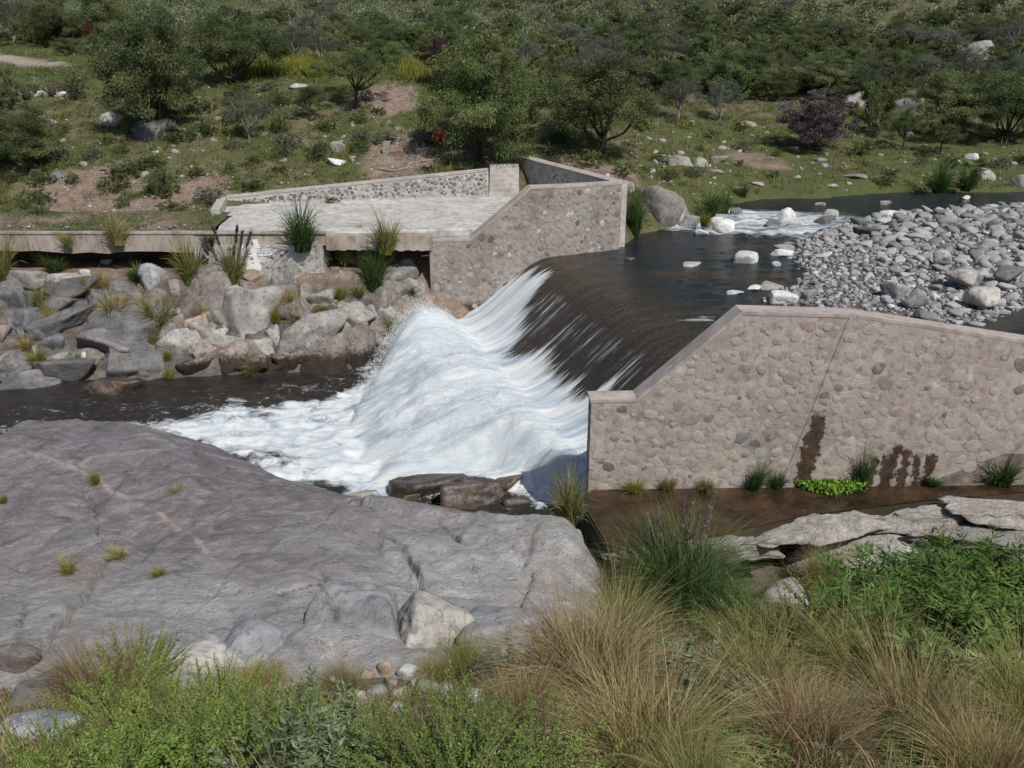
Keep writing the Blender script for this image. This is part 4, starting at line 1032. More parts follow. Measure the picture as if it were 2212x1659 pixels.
GP = lo + rng.random((n_g * 2, 2)) * (hi - lo); GP = GP[sdist(GP[:, 0], GP[:, 1], BAR) > -.3]
gu, gv, _ = project(np.stack([GP[:, 0], GP[:, 1], H(GP[:, 0], GP[:, 1])], -1)); GP = GP[(gu < 2950) & (gv < 760)]
ghz = H(GP[:, 0], GP[:, 1])
for p, h_ in zip(GP, ghz): small.append((p[0], p[1], h_, .03 + .07 * rng.random()))
def pebbles(name, arr, mat, sub=1):
    arr = np.array(arr); n = len(arr); Vs, Fs = [], []
    shapes = [rock_shape(700 + k, sub, 8, .03, 6, .2) for k in range(8)]
    cnt = 0; cols = []
    for k in range(8):
        a = arr[k::8]; V, F = shapes[k]; m = len(a)
        if not m: continue
        th = rng.uniform(0, 6.3, m); c_, s_ = np.cos(th), np.sin(th)
        W = V[None] * np.array([1, .8, .6]) * a[:, 3][:, None, None]
        W = np.stack([W[..., 0] * c_[:, None] - W[..., 1] * s_[:, None], W[..., 0] * s_[:, None] + W[..., 1] * c_[:, None], W[..., 2]], -1)
        W = W + a[:, None, :3] + np.array([0, 0, 1]) * (a[:, 3] * .2)[:, None, None]
        Vs.append(W.reshape(-1, 3)); Fs.append((F[None] + (np.arange(m) * len(V))[:, None, None]).reshape(-1, 3) + cnt); cnt += m * len(V)
        cols.append(np.repeat(rng.random(m), len(V)))
    return mesh_of(name, np.concatenate(Vs), np.concatenate(Fs), mat, True, {'var': np.concatenate(cols)})
g = G('fine gravel'); 
c_ = g.ramp(g.attr('var'), [(0., (.11, .11, .115)), (.3, (.19, .19, .192)), (.7, (.285, .282, .277)), (.92, (.36, .355, .345)), (1., (.5, .5, .49))])
M['gravel'] = g.done(g.bsdf(c_, .85, g.bump(g.noise(g.pos(), 30, 3), .3, .02), .3))
setp(link('gravel', pebbles('gravel', small, M['gravel'])), 'fine grey gravel of the river bar', 'gravel', kind='stuff')

# dome of bare gneiss in the foreground: surface through measured points
ctrl = []
def cpt(u, v, y): p = at_y(u, v, y); ctrl.append(p); return p
RIDGE = [(-420, 960, 19.5), (-200, 945, 19.8), (0, 931, 20.0), (200, 919, 20.0), (330, 930, 19.8), (430, 955, 19.4), (560, 1010, 18.7), (700, 1068, 17.9), (770, 1084, 17.5), (900, 1097, 17.1), (1010, 1108, 16.8), (1150, 1142, 16.2), (1262, 1188, 15.4), (1290, 1235, 14.6)]
rp = [cpt(*q) for q in RIDGE]
for q in rp:
    ctrl.append(q + np.array([.10, .75, -.75])); ctrl.append(q + np.array([.3, 1.7, -2.6]))
for u, v, y in [(-420, 1250, 13.6), (0, 1250, 13.4), (0, 1100, 15.9), (250, 1080, 16.2), (250, 1250, 13.3), (500, 1120, 15.6), (500, 1280, 12.7), (740, 1200, 14.3), (740, 1320, 12.1), (950, 1220, 14.2), (950, 1330, 12.1), (1130, 1240, 13.9), (1180, 1330, 12.3), (0, 1420, 10.6), (300, 1400, 10.8), (600, 1390, 11.1), (880, 1410, 10.8), (1150, 1390, 11.2), (-420, 1420, 10.6), (1280, 1330, 12.5)]:
    cpt(u, v, y)
for x_ in (-9, -5, -2, 1): ctrl.append(np.array([x_, 9.0, -.9]))
ctrl.append(np.array([2.6, 14.2, -3.6])); ctrl.append(np.array([2.6, 12.6, -3.0])); ctrl.append(np.array([2.9, 15.8, -4.5]))
ctrl = np.array(ctrl)
def tps_fit(P, z, lam=.02):
    d = np.linalg.norm(P[:, None] - P[None], axis=-1); K = np.where(d > 0, d * d * np.log(d + 1e-9), 0) + lam * np.eye(len(P))
    Q = np.c_[np.ones(len(P)), P]; A = np.block([[K, Q], [Q.T, np.zeros((3, 3))]])
    return np.linalg.solve(A, np.r_[z, 0, 0, 0])
cf = tps_fit(ctrl[:, :2], ctrl[:, 2])
def dome_z(x, y):
    P = np.stack([x, y], -1); out = np.zeros(len(x))
    for k, c in enumerate(ctrl):
        d = np.hypot(x - c[0], y - c[1]); out += cf[k] * d * d * np.log(d + 1e-9)
    return out + cf[-3] + cf[-2] * x + cf[-1] * y
def dome_px(pts): # trace photo points onto the dome
    o = []
    for u, v in pts:
        d = ray(u, v); ts = np.arange(9, 21, .03) / d[1]; P = CAM + ts[:, None] * d
        k = np.argmax(P[:, 2] < dome_z(P[:, 0], P[:, 1])); o.append(tuple(P[k][:2]))
    return o
VEIN = dome_px([(60, 975), (150, 1010), (215, 1040), (250, 1070), (285, 1088), (350, 1115), (420, 1165), (470, 1215), (520, 1265), (565, 1295)])
CRACK = dome_px([(72, 1432), (110, 1380), (165, 1310), (215, 1235), (240, 1212), (272, 1196)])
CRK2 = dome_px([(815, 1150), (870, 1195), (905, 1260), (912, 1320)])
CRK3 = dome_px([(0, 1230), (70, 1235), (160, 1210), (215, 1180)])
MORE = [dome_px(q) for q in ([(760, 1085), (830, 1130), (900, 1150), (1010, 1165)], [(1060, 1150), (1120, 1200), (1150, 1260), (1120, 1330)], [(940, 1120), (1000, 1190), (1040, 1280)], [(230, 1040), (300, 1010), (380, 1020), (470, 1060)], [(215, 1180), (205, 1100), (180, 1060)], [(560, 1150), (650, 1130), (740, 1150)], [(60, 1300), (40, 1380), (75, 1430)], [(600, 1290), (700, 1270), (820, 1290), (905, 1290)], [(1130, 1170), (1200, 1200), (1262, 1240)])]
dx = np.arange(-11.5, 3.2, .05); dy = np.arange(8.4, 22.2, .05)
XX, YY = np.meshgrid(dx, dy); x, y = XX.ravel(), YY.ravel()
z = dome_z(x, y)
foli = fbm2(x * .55 + y * .9, y * .35 - x * .25, 1.3, 5, 4.)
z = z + .10 * fbm2(x, y, .55, 4, 2.) + .05 * foli + .022 * fbm2(x * .8 + y * 1.6, y * .6 - x * .5, 4.5, 3, 3.)
qd = x * .62 + y * .78 + .9 * fbm2(x, y, .3, 3, 8.)                      # sheeting steps running across the slope
saw = (qd * .62) % 1.0
z = z + (.16 * smooth(.0, .12, saw) - .16 * saw) * smooth(-6.5, -2, x) * (.5 + .8 * np.clip(fbm2(x, y, .35, 2, 5.) + .4, 0, 1))
qd2 = x * .9 - y * .35 + .8 * fbm2(x, y, .4, 3, 18.)
saw2 = (qd2 * .45) % 1.0
z = z + (.09 * smooth(.0, .10, saw2) - .09 * saw2)
ck = np.minimum(seg_dist(x, y, CRACK) * 1.0, np.minimum(seg_dist(x, y, CRK2) * 1.6, seg_dist(x, y, CRK3) * 1.6))
for q in MORE: ck = np.minimum(ck, seg_dist(x, y, q) * 2.6 + .035)
ck = ck + .03 * fbm2(x, y, 3, 3, 1.)
z = z - .30 * np.exp(-(ck / .055) ** 2)
vn = seg_dist(x, y, VEIN) + .05 * fbm2(x, y, 2.5, 3, 6.)
vein = 1 - smooth(.012, .05, vn)
z = z + .02 * vein
pale = np.clip(.40 + .68 * smooth(-5, 1, x) - .11 * (y - 13.5) + .45 * fbm2(x, y, .35, 4, 3.), 0, 1)
F = keep_faces(grid_faces(len(dx), len(dy)), z > H(x, y, False) - .7)
g = G('banded gneiss'); p = g.pos()
rot = g.n('VectorRotate', {'Vector': p, 'Angle': R(-24)}, rotation_type='Z_AXIS').outputs[0]
b1_ = g.noise(g.mul(rot, (.8, 1.6, 1.6)), 1.1, 8, .7, 1.6); b2_ = g.noise(g.mul(rot, (1.3, 2.6, 2.6)), 5.0, 6, .74, 2.2); b3_ = g.noise(p, 40, 3, .7)
ca = g.ramp(b1_, [(.3, (.105, .096, .104)), (.5, (.21, .193, .206)), (.68, (.36, .337, .347))])
cb = g.ramp(b1_, [(.3, (.27, .266, .27)), (.5, (.42, .413, .41)), (.68, (.56, .547, .53))])
c = g.mix(g.attr('pale'), ca, cb)
c = g.mix(g.ramp(b2_, [(.36, .75), (.47, 0.)]), c, (.09, .084, .086))
c = g.mix(g.ramp(g.noise(p, 1.7, 5, .7, 1.), [(.60, 0.), (.68, .65)]), c, (.10, .095, .10))
c = g.mix(g.ramp(b2_, [(.56, 0.), (.72, .55)]), c, (.44, .425, .41))
c = g.mix(g.ramp(g.noise(p, .5, 4), [(.55, 0.), (.72, .4)]), c, (.30, .215, .175))
c = g.mix(g.attr('vein'), c, g.ramp(b3_, [(.3, (.36, .27, .24)), (.6, (.50, .42, .39))]))
zz_ = g.math('ADD', g.n('SeparateXYZ', {0: p}).outputs[2], g.math('MULTIPLY', b1_, .5))
c = g.mix(g.n('MapRange', {0: zz_, 1: -2.35, 2: -2.2, 3: .85, 4: 0.}).outputs[0], c, (.03, .025, .022))
hh = g.math('ADD', g.math('MULTIPLY', b1_, .5), g.math('ADD', g.math('MULTIPLY', b2_, .55), g.math('MULTIPLY', b3_, .22)))
M['gneiss'] = g.done(g.bsdf(c, .8, g.bump(hh, 1.0, .13), .3))
me = mesh_of('bedrock_dome', np.stack([x, y, z], -1), F, M['gneiss'], True, {'pale': pale, 'vein': vein * .85 * smooth(-.45, .0, fbm2(x, y, 2.2, 3, 40.) + .12)})
setp(link('bedrock_dome', me), 'huge smooth grey gneiss dome with pink quartz vein in the foreground', 'rock')

# foreground boulders and stones
FG = 'boulders in the foreground'
def drock(u, v, w, h, tilt, mat, label, depth=.8, y=None, **k):
    q = np.array(hit(u, v))
    d = ray(u, v); ts = np.arange(6, 21, .03) / d[1]; P = CAM + ts[:, None] * d
    zz = np.maximum(dome_z(P[:, 0], P[:, 1]) * (P[:, 0] < 2.4) - 99 * (P[:, 0] >= 2.4), H(P[:, 0], P[:, 1]))
    q = P[np.argmax(P[:, 2] < zz)]
    return rock(u, v, w * 1.05, h * 1.08, tilt, mat, label, FG, depth=depth, z=q[2], push=.08, **k)
drock(772, 1368, 265, 175, -6, 'rock_blue', 'big dark grey boulder with a pale edge in front of the gneiss dome', sub=5, jag=.10, p=15, planes=10)
drock(950, 1372, 185, 130, -18, 'rock_pale', 'pale cream sided boulder leaning on the big dark grey one', sub=5, jag=.06)
drock(552, 1408, 160, 100, -10, 'rock_blue', 'smooth grey boulder behind the bright green shrubs', sub=5, jag=.03, p=7)
drock(432, 1432, 150, 84, 6, 'rock_pale', 'rough pale rock between the smooth boulder and the straw tuft', sub=5, jag=.12)
drock(1095, 1378, 185, 95, 8, 'rock_blue', 'low bluish boulder beside the big brown tussock', sub=5, jag=.04, p=8)
drock(40, 1440, 120, 100, 0, 'rock_dark', 'dark rough rock at the corner of the gneiss dome', sub=5, jag=.12)
drock(120, 1520, 180, 90, 0, 'rock_dark', 'shadowed dark rock under the brown tussock', sub=5)
drock(75, 1585, 200, 80, 0, 'rock_blue', 'grey rock half hidden at the picture corner', sub=5)
drock(560, 1385, 130, 50, -4, 'rock_pale', 'flat pale slab behind the smooth grey boulder', sub=4)
for a in [
 (772, 1520, 44, 34, 0, 'rock_white', 'white egg-shaped stone left of the pebble patch'),
 (878, 1458, 46, 34, 0, 'rock_white', 'white stone at the top of the pebble patch'),
 (832, 1452, 40, 44, 0, 'rock_tan', 'brown rounded stone in the pebble patch'),
 (795, 1465, 30, 26, 0, 'rock_tan', 'small pinkish stone in the pebble patch'),
 (815, 1500, 44, 28, 0, 'rock_blue', 'grey stone in the pebble patch'),
 (866, 1505, 40, 30, 0, 'rock_pale', 'cream stone in the middle of the pebble patch'),
 (862, 1535, 44, 26, 0, 'rock_pale', 'pale stone at the bottom of the pebble patch'),
 (925, 1490, 50, 26, 0, 'rock_pale', 'pale stone on the far side of the pebble patch'),
 (960, 1500, 40, 28, 0, 'rock_warm', 'pinkish stone beside the pebble patch'),
 (905, 1480, 34, 22, 0, 'rock_warm', 'small stone behind the cream one'),
 (1022, 1518, 54, 40, 0, 'rock_white', 'rough white stone beside the brown tussock'),
 (845, 1480, 30, 20, 0, 'rock_warm', 'reddish stone under the brown rounded one'),
]:
    drock(*a[:7], sub=3, jag=.06, lift=.03)
drock(1815, 1215, 250, 130, 6, 'rock_pale', 'large ribbed grey boulder under the broken concrete lip', sub=5, jag=.12, planes=16)
drock(1935, 1225, 110, 90, 25, 'rock_pale', 'pointed pale boulder beside the ribbed one', sub=5)
drock(2012, 1215, 110, 80, -18, 'rock_blue', 'smooth bluish boulder above the dark green herbs', sub=5, jag=.03, p=7)
drock(2140, 1182, 170, 100, -4, 'rock_blue', 'largest smooth bluish boulder at the picture edge', sub=5, jag=.03, p=7)
drock(1450, 1312, 180, 50, 6, 'rock_pale', 'flat pale boulder among the straw grasses', sub=5)
drock(1680, 1290, 110, 60, 10, 'rock_pale', 'pale rock half hidden below the ribbed boulder', sub=4)
drock(1960, 1160, 90, 40, 0, 'rock_pale', 'rubble stone under the concrete lip', sub=4, jag=.12)
drock(2100, 1120, 200, 50, 0, 'rock_pale', 'rough rubble shelf at the end of the concrete lip', sub=5, jag=.12)
drock(1510, 1640, 130, 60, 0, 'rock_warm', 'brown rock at the foot of the straw tussock', sub=4)
# wet rocks in the foot of the cascade
for a in [
 (920, 1060, 190, 60, 5, 'rock_wet', 'wet dark rock washed by foam below the dome edge', -2.9),
 (1035, 1075, 170, 70, -4, 'rock_wet', 'brown wet rock at the foot of the cascade', -2.9),
 (790, 1076, 90, 30, 6, 'rock_pale', 'pale rock at the edge of the foam', -2.9),
 (880, 1082, 60, 40, 0, 'rock_wet', 'small wet rock between foam and dome', -3.0),
 (1090, 1052, 90, 40, 8, 'rock_wet', 'wet rock breaking the foam under the fall', -2.9),
 (985, 1046, 70, 30, -6, 'rock_wet', 'small wet rock breaking the foam farther out', -2.92),
 (1120, 1095, 70, 44, 0, 'rock_wet', 'low wet rock under the side cascade', -3.1),
]:
    rock(*a[:6], label=a[6], group='wet rocks below the cascade', z=a[7], push=.1, jag=.16, p=18, planes=9, depth=.6)
for k, (u, v, w, h) in enumerate([(1135, 1128, 46, 26), (1172, 1140, 50, 30), (1205, 1150, 40, 28), (1240, 1160, 44, 34), (1190, 1175, 50, 26), (1228, 1190, 46, 28), (1150, 1150, 40, 20), (1255, 1190, 30, 24)]):
    rock(u, v, w, h, rng.uniform(-15, 15), 'rock_pale', 'angular pale stone in the wet gully beside the ledge', 'stones in the wet gully', z=-2.15, push=.1, sub=3, name='loose_stone', cat='stone')

# broken concrete slabs along the side channel
M['rough_concrete'] = rock_mat('rough broken concrete', [(.3, (.19, .175, .158)), (.5, (.285, .265, .242)), (.7, (.38, .36, .333))], warm_amt=.25, scale=2.2, bump=1.0, crk=.05)
def slab(u0, v0, u1, v1, wid, th, label, ztop=-1.6, jag=.10, seed=1):
    p, q = at_z(u0, v0, ztop), at_z(u1, v1, ztop); c = (p + q) / 2; ln = np.linalg.norm(q - p)
    V, F = rock_shape(seed, 5, 9, jag, 24, .0)
    V[:, 2] = np.clip(V[:, 2], -1, .55) / .78 + .2
    V = V * np.array([ln / 2 * 1.22, wid / 2, th / 2])
    V += .05 * np.stack([fbm(V * 2.1 + k * 9 + seed, 4) for k in range(3)], -1) + .022 * np.stack([fbm(V * 8 + k * 9, 3) for k in range(3)], -1)
    an = math.atan2(q[1] - p[1], q[0] - p[0])
    o = link('broken_slab', mesh_of('broken_slab', V, F, M['rough_concrete'], True), loc=(c[0] + sin(an) * wid * .35, c[1] - cos(an) * wid * .35, ztop - th * .5), rot=(R(-4), R(2), an))
    setp(o, label, 'slab', 'broken slabs along the side channel')
slab(1310, 1198, 1480, 1166, .55, .36, 'end slab of the broken lip beside the plumed tussock', seed=11)
slab(1440, 1176, 1640, 1134, .85, .40, 'second slab of the broken lip, pale and rounded', seed=12)
slab(1590, 1148, 1770, 1108, 1.0, .46, 'thick hollowed slab in the middle of the broken lip', seed=13, jag=.14)
slab(1720, 1118, 1930, 1090, .95, .34, 'long overhanging slab of the broken lip', seed=14)
slab(1880, 1098, 2100, 1072, .85, .40, 'dark edged slab of the broken lip over the hollow', seed=15, jag=.13)
slab(2050, 1082, 2330, 1058, 1.2, .42, 'wide rough slab of the broken lip at the picture edge', seed=26, ztop=-1.53)
slab(1960, 1130, 2250, 1105, 1.3, .30, 'lower rubble slab in front of the wide rough slab', ztop=-1.85, seed=17, jag=.15)

# ------------------------------------------------------------------ plants
def leaves(c, d, s, l, w, fold=0.0):
    """diamond leaves: base points c, directions d, sides s"""
    l = np.asarray(l)[:, None]; w = np.asarray(w)[:, None]
    n = np.cross(d, s)
    V = np.stack([c, c + d * l * .45 + s * w * .5 + n * fold * w, c + d * l, c + d * l * .45 - s * w * .5 + n * fold * w], 1)
    N = len(c)
    return V.reshape(-1, 3), (np.array([0, 1, 2, 3])[None] + (np.arange(N) * 4)[:, None])
def rand_unit(r_, n):
    v = r_.normal(size=(n, 3)); return v / np.linalg.norm(v, axis=1)[:, None]
def tubes(paths, sides=6):
    V, F, c = [], [], 0
    for P, rad in paths:
        P = np.asarray(P, float); n = len(P)
        for i in range(n):
            d = unit(P[min(i + 1, n - 1)] - P[max(i - 1, 0)]); a = np.array([0, 0, 1.]) if abs(d[2]) < .9 else np.array([1., 0, 0])
            e1 = unit(np.cross(d, a)); e2 = np.cross(d, e1)
            for k in range(sides):
                an = 2 * pi * k / sides; V.append(P[i] + rad[i] * (e1 * cos(an) + e2 * sin(an)))
        for i in range(n - 1):
            for k in range(sides):
                F.append((c + i * sides + k, c + i * sides + (k + 1) % sides, c + (i + 1) * sides + (k + 1) % sides, c + (i + 1) * sides + k))
        c += n * sides
    return np.array(V), np.array(F)
def tree_mesh(seed, h=1.0, rw=.6, base=.28, nl=9, nclump=130, per=60, leaf=.045, flat=.5, droop=.35, trunk_r=.035, wood='bark', leafm='leaf_tree', airy=0.0):
    """unit-height tree: crown mesh and trunk mesh"""
    r_ = np.random.default_rng(seed)
    D = rand_unit(r_, nclump * 3)
    rr = r_.random(len(D)) ** (1 / 2.2)
    cz0 = base + (1 - base) * .5
    lump = 1 + .38 * fbm(D * 1.5 + seed, 3)
    C = D * rr[:, None] * lump[:, None] * np.array([rw, rw, (1 - base) * .5])
    C[:, 2] += cz0 + flat * .12 * (1 - (np.hypot(C[:, 0], C[:, 1]) / rw) ** 2)
    keepc = fbm(C * 3.1 + seed * 2.7, 2) > -.22 + airy
    C = C[keepc][:nclump]
    cn = len(C); cr = r_.uniform(.06, .12, cn)
    tone = np.clip(.5 + .9 * fbm(C * 2.4 + 5 + seed, 2) + r_.normal(0, .10, cn), 0, 1)
    idx = np.repeat(np.arange(cn), per); n = len(idx)
    off = rand_unit(r_, n) * (r_.random(n) ** .5)[:, None]
    pos = C[idx] + off * cr[idx][:, None] * np.array([1.25, 1.25, .8])
    out = unit_rows(pos - np.array([0, 0, cz0]) + 1e-6)
    d = unit_rows(out * .6 + rand_unit(r_, n) * .8 + np.array([0, 0, -droop]))
    s = unit_rows(np.cross(d, rand_unit(r_, n)))
    V, F = leaves(pos, d, s, leaf * r_.uniform(.6, 1.4, n), leaf * r_.uniform(.28, .45, n))
    var = np.repeat(np.clip(tone[idx] + r_.normal(0, .16, n), 0, 1), 4)
    crown = mesh_of('crown', V, F, M[leafm], False, {'var': var})
    paths = []
    lean = r_.normal(0, .04, 2); fork = np.array([lean[0], lean[1], base * r_.uniform(.45, .8)])
    paths.append(([np.array([0, 0, -.06]), fork * .5 + r_.normal(0, .008, 3), fork], [trunk_r * 1.3, trunk_r, trunk_r * .85]))
    sel = C[r_.choice(cn, min(nl, cn), replace=False)]
    for q in sel:
        m = fork + (q - fork) * .5 + np.array([0, 0, -.03]) + r_.normal(0, .025, 3)
        paths.append(([fork, m, q], [trunk_r * .6, trunk_r * .36, trunk_r * .12]))
        for _ in range(2):
            q2 = C[np.argsort(((C - q) ** 2).sum(1))[r_.integers(1, 6)]]
            paths.append(([m, (m + q2) / 2 + r_.normal(0, .015, 3), q2], [trunk_r * .3, trunk_r * .2, trunk_r * .08]))
    V, F = tubes(paths, 6)
    return crown, mesh_of('trunk', V, F, M[wood], True)
def unit_rows(a): return a / np.linalg.norm(a, axis=1)[:, None]
TREES = {}
def tkind(key, **kw):
    TREES[key] = [tree_mesh(k * 13 + hash_(key), **{**kw}) for k in range(kw.pop('n_', 2))] if False else None
def hash_(sx): return sum(ord(c) * (i + 1) for i, c in enumerate(sx)) % 997
def variants(key, n, **kw):
    TREES[key] = [tree_mesh(hash_(key) + k * 31, **kw) for k in range(n)]
variants('light', 2, rw=.58, base=.12, leafm='leaf_tree_light', nclump=170, per=300, leaf=.025, droop=.7, trunk_r=.028)
variants('dark', 3, rw=.55, base=.18, nclump=150, per=270, leaf=.025, droop=.4, trunk_r=.03)
variants('umbrella', 2, rw=.8, base=.5, nclump=110, per=230, leaf=.028, flat=1.2, droop=.1, trunk_r=.035, airy=.05)
variants('grey', 2, rw=.65, base=.35, nclump=100, per=170, leaf=.026, leafm='leaf_grey', flat=1.0, airy=.08, wood='bark_pale')
variants('purple', 1, rw=.6, base=.10, nclump=140, per=220, leaf=.034, leafm='leaf_purple', droop=-.3, trunk_r=.02, airy=-.1)
variants('maroon', 1, rw=.4, base=.5, nclump=55, per=70, leaf=.05, leafm='leaf_maroon', trunk_r=.03, airy=.05)
variants('bush', 4, rw=.85, base=.02, nclump=75, per=110, leaf=.06, droop=.1, trunk_r=.02, nl=5)
variants('bushlight', 2, rw=.85, base=.02, nclump=75, per=110, leaf=.06, droop=.1, trunk_r=.02, nl=5, leafm='leaf_tree_light')
variants('greybush', 2, rw=.8, base=.05, nclump=60, per=50, leaf=.08, droop=-.1, trunk_r=.02, nl=6, leafm='leaf_grey')
def plant_tree(u, v, hpx, wpx, kind, var, label, group=None, name='thorn_tree', cat='tree', p=None, sink=.05, dom=0):
    q = np.array(hit(u, v)) if p is None else np.array(p)
    D = dist_of(q); h = hpx * D / FPX * 1.0
    crown, trunk = TREES[kind][var % len(TREES[kind])]
    rwid = {'light': .58, 'dark': .55, 'umbrella': .8, 'grey': .65, 'purple': .6, 'maroon': .4, 'bush': .85, 'bushlight': .85, 'greybush': .8}[kind]
    w = wpx * D / FPX / (2 * rwid * 1.08)
    e = empty(name, q - np.array([0, 0, sink]), rng.uniform(0, 6.3)); e.scale = (w, w, h)
    setp(e, label, cat, group)
    link('crown', crown, e); link('trunk', trunk, e)
    return e, q, w, h
TG = 'trees on the far bank'
t_a = plant_tree(1047, 352, 236, 285, 'light', 0, 'bright feathery tree at the top of the concrete steps', TG)
plant_tree(1290, 328, 190, 290, 'dark', 0, 'broad dark feathery tree upstream of the steps', TG)
t_c = plant_tree(352, 292, 226, 260, 'dark', 1, 'tallest dense dark tree above the rocky bank', TG)
plant_tree(520, 180, 128, 215, 'dark', 2, 'round dark tree behind the tallest one', TG)
plant_tree(770, 232, 108, 190, 'umbrella', 0, 'flat topped umbrella tree above the deck wall', TG)
plant_tree(55, 372, 125, 185, 'dark', 2, 'low dark spreading tree cut by the picture edge above the channel', TG)
plant_tree(1758, 325, 118, 158, 'purple', 0, 'leafless purple bush above the river meadow', TG, 'purple_bush', 'bush')
plant_tree(945, 194, 98, 78, 'maroon', 0, 'slender maroon leaved tree in the yellow grass', TG, 'maroon_tree')
plant_tree(540, 302, 92, 105, 'grey', 0, 'small grey flat topped tree beside the tallest dark tree', TG)
plant_tree(672, 262, 66, 100, 'umbrella', 1, 'small umbrella tree below the flat topped one', TG)
plant_tree(1465, 258, 78, 105, 'grey', 1, 'grey green umbrella tree above the white boulders', TG)
plant_tree(1555, 262, 74, 100, 'grey', 0, 'grey green tree between umbrella tree and purple bush', TG)
t_l = plant_tree(240, 112, 118, 150, 'dark', 0, 'dark tree with rusty red tufts beside the track', TG)
plant_tree(1770, 205, 80, 170, 'dark', 0, 'wide dark tree right behind the purple bush', TG)
plant_tree(1880, 290, 110, 120, 'bushlight', 0, 'yellowish green tree beside the purple bush', TG)
plant_tree(2040, 300, 135, 190, 'dark', 1, 'dark tree above the stony meadow', TG)
plant_tree(2170, 310, 150, 200, 'dark', 2, 'dark tree cut by the picture edge above the meadow', TG)
plant_tree(1950, 325, 78, 90, 'umbrella', 0, 'small dark umbrella tree in front of the dark meadow trees', TG)
plant_tree(2030, 335, 60, 100, 'umbrella', 1, 'crooked low tree among meadow stones', TG)
plant_tree(1600, 200, 90, 170, 'dark', 2, 'wide dark tree on the slope above the umbrella trees', TG)
plant_tree(1380, 150, 80, 160, 'dark', 0, 'dark tree on the slope behind the upstream tree', TG)
plant_tree(1100, 140, 70, 150, 'dark', 1, 'dark tree behind the bright feathery tree', TG)
plant_tree(120, 100, 90, 140, 'dark', 2, 'dark tree beyond the track', TG)
plant_tree(30, 90, 90, 120, 'grey', 0, 'grey tree beyond the track at the picture edge', TG)
plant_tree(640, 130, 66, 110, 'grey', 1, 'grey tree on the terrace edge', TG)
plant_tree(700, 140, 60, 100, 'grey', 0, 'pale grey tree beside the terrace stones', TG)
plant_tree(830, 150, 60, 110, 'dark', 0, 'dark tree above the strip of yellow grass', TG)
plant_tree(358, 425, 62, 78, 'bushlight', 1, 'round green bush on the slope above the channel edge', TG, 'bush', 'bush')
plant_tree(20, 235, 80, 70, 'bush', 1, 'green bush by the stones near the picture edge', TG, 'bush', 'bush')
plant_tree(165, 215, 50, 60, 'bush', 2, 'round bush beside the low stone wall', TG, 'bush', 'bush')
# rusty tufts hanging in two of the crowns
def tuft_cloud(seed, n, size, l, w):
    r_ = np.random.default_rng(seed); pos = rand_unit(r_, n) * (r_.random(n) ** .5)[:, None] * np.array(size)
    d = unit_rows(rand_unit(r_, n) + np.array([0, 0, -.8])); s = unit_rows(np.cross(d, rand_unit(r_, n)))
    return pos, d, s, l * r_.uniform(.6, 1.4, n), w * r_.uniform(.7, 1.3, n), r_.random(n)
for (tr, u, v, sz) in [(t_a, 950, 292, .26), (t_l, 190, 66, .5), (t_l, 300, 70, .5), (t_l, 265, 80, .45)]:
    e, q, w, h = tr
    c = at_y(u, v, q[1] - .55 * w * .9)
    ps, d, s, l, w2, vr = tuft_cloud(int(u) + 1, 700, (sz, sz, sz * 1.3), .16, .05)
    V, F = leaves(ps + c, d, s, l, w2)
    me = mesh_of('dead_tuft', V, F, M['leaf_red'], False, {'var': np.repeat(vr, 4)})
    o = link('dead_tuft', me, e); bpy.context.view_layer.update(); o.matrix_parent_inverse = e.matrix_world.inverted(); o['label'] = 'rusty red dead tuft'

# scattered trees and bushes of the far slope, each its own object
def scatter(n, ulo, uhi, vlo, vhi, seed, mind=24):
    r_ = np.random.default_rng(seed); out = []
    for _ in range(n * 40):
        u, v = r_.uniform(ulo, uhi), r_.uniform(vlo, vhi)
        if all(abs(u - a) / mind + abs(v - b) / (mind * .34) > 1 for a, b in out): out.append((u, v))
        if len(out) >= n: break
    return out
lab1 = 'rounded dark green thorn tree among others on the far hill foot'
for k, (u, v) in enumerate(scatter(120, -40, 2250, 62, 128, 11, 40)):
    if u < 110 and v > 105: continue
    kd = ['dark', 'dark', 'bush', 'grey', 'umbrella', 'bush', 'dark', 'bushlight'][k % 8]
    hp = rng.uniform(34, 58) * (1 if v > 90 else .8)
    lk = {'grey': 'grey crowned thorn tree', 'dark': 'tall rounded dark thorn tree', 'umbrella': 'flat topped thorn tree', 'bush': 'low dark bushy thorn tree', 'bushlight': 'lighter green bushy thorn tree'}[kd]
    plant_tree(u, v, hp, hp * rng.uniform(1.5, 2.2), kd, k, lk + (' on the hill foot beyond the track and terrace' if u < 700 else ' on the hill foot beyond the deck and steps' if u < 1400 else ' on the hill foot beyond the river meadow'), 'thorn trees of the far hill foot')
for k, (u, v) in enumerate(scatter(90, -40, 2250, 2, 60, 15, 46)):
    kd = ['bush', 'dark', 'grey', 'bush', 'umbrella', 'bush'][k % 6]; hp = rng.uniform(15, 30)
    plant_tree(u, v, hp, hp * rng.uniform(1.6, 2.4), kd, k, {'grey': 'small grey thorn tree', 'dark': 'small dark thorn tree', 'umbrella': 'small flat topped thorn tree', 'bush': 'small round dark bush'}[kd] + (' high on the far hillside above the terrace' if u < 700 else ' high on the far hillside above the deck' if u < 1400 else ' high on the far hillside above the river'), 'small trees high on the far hillside')
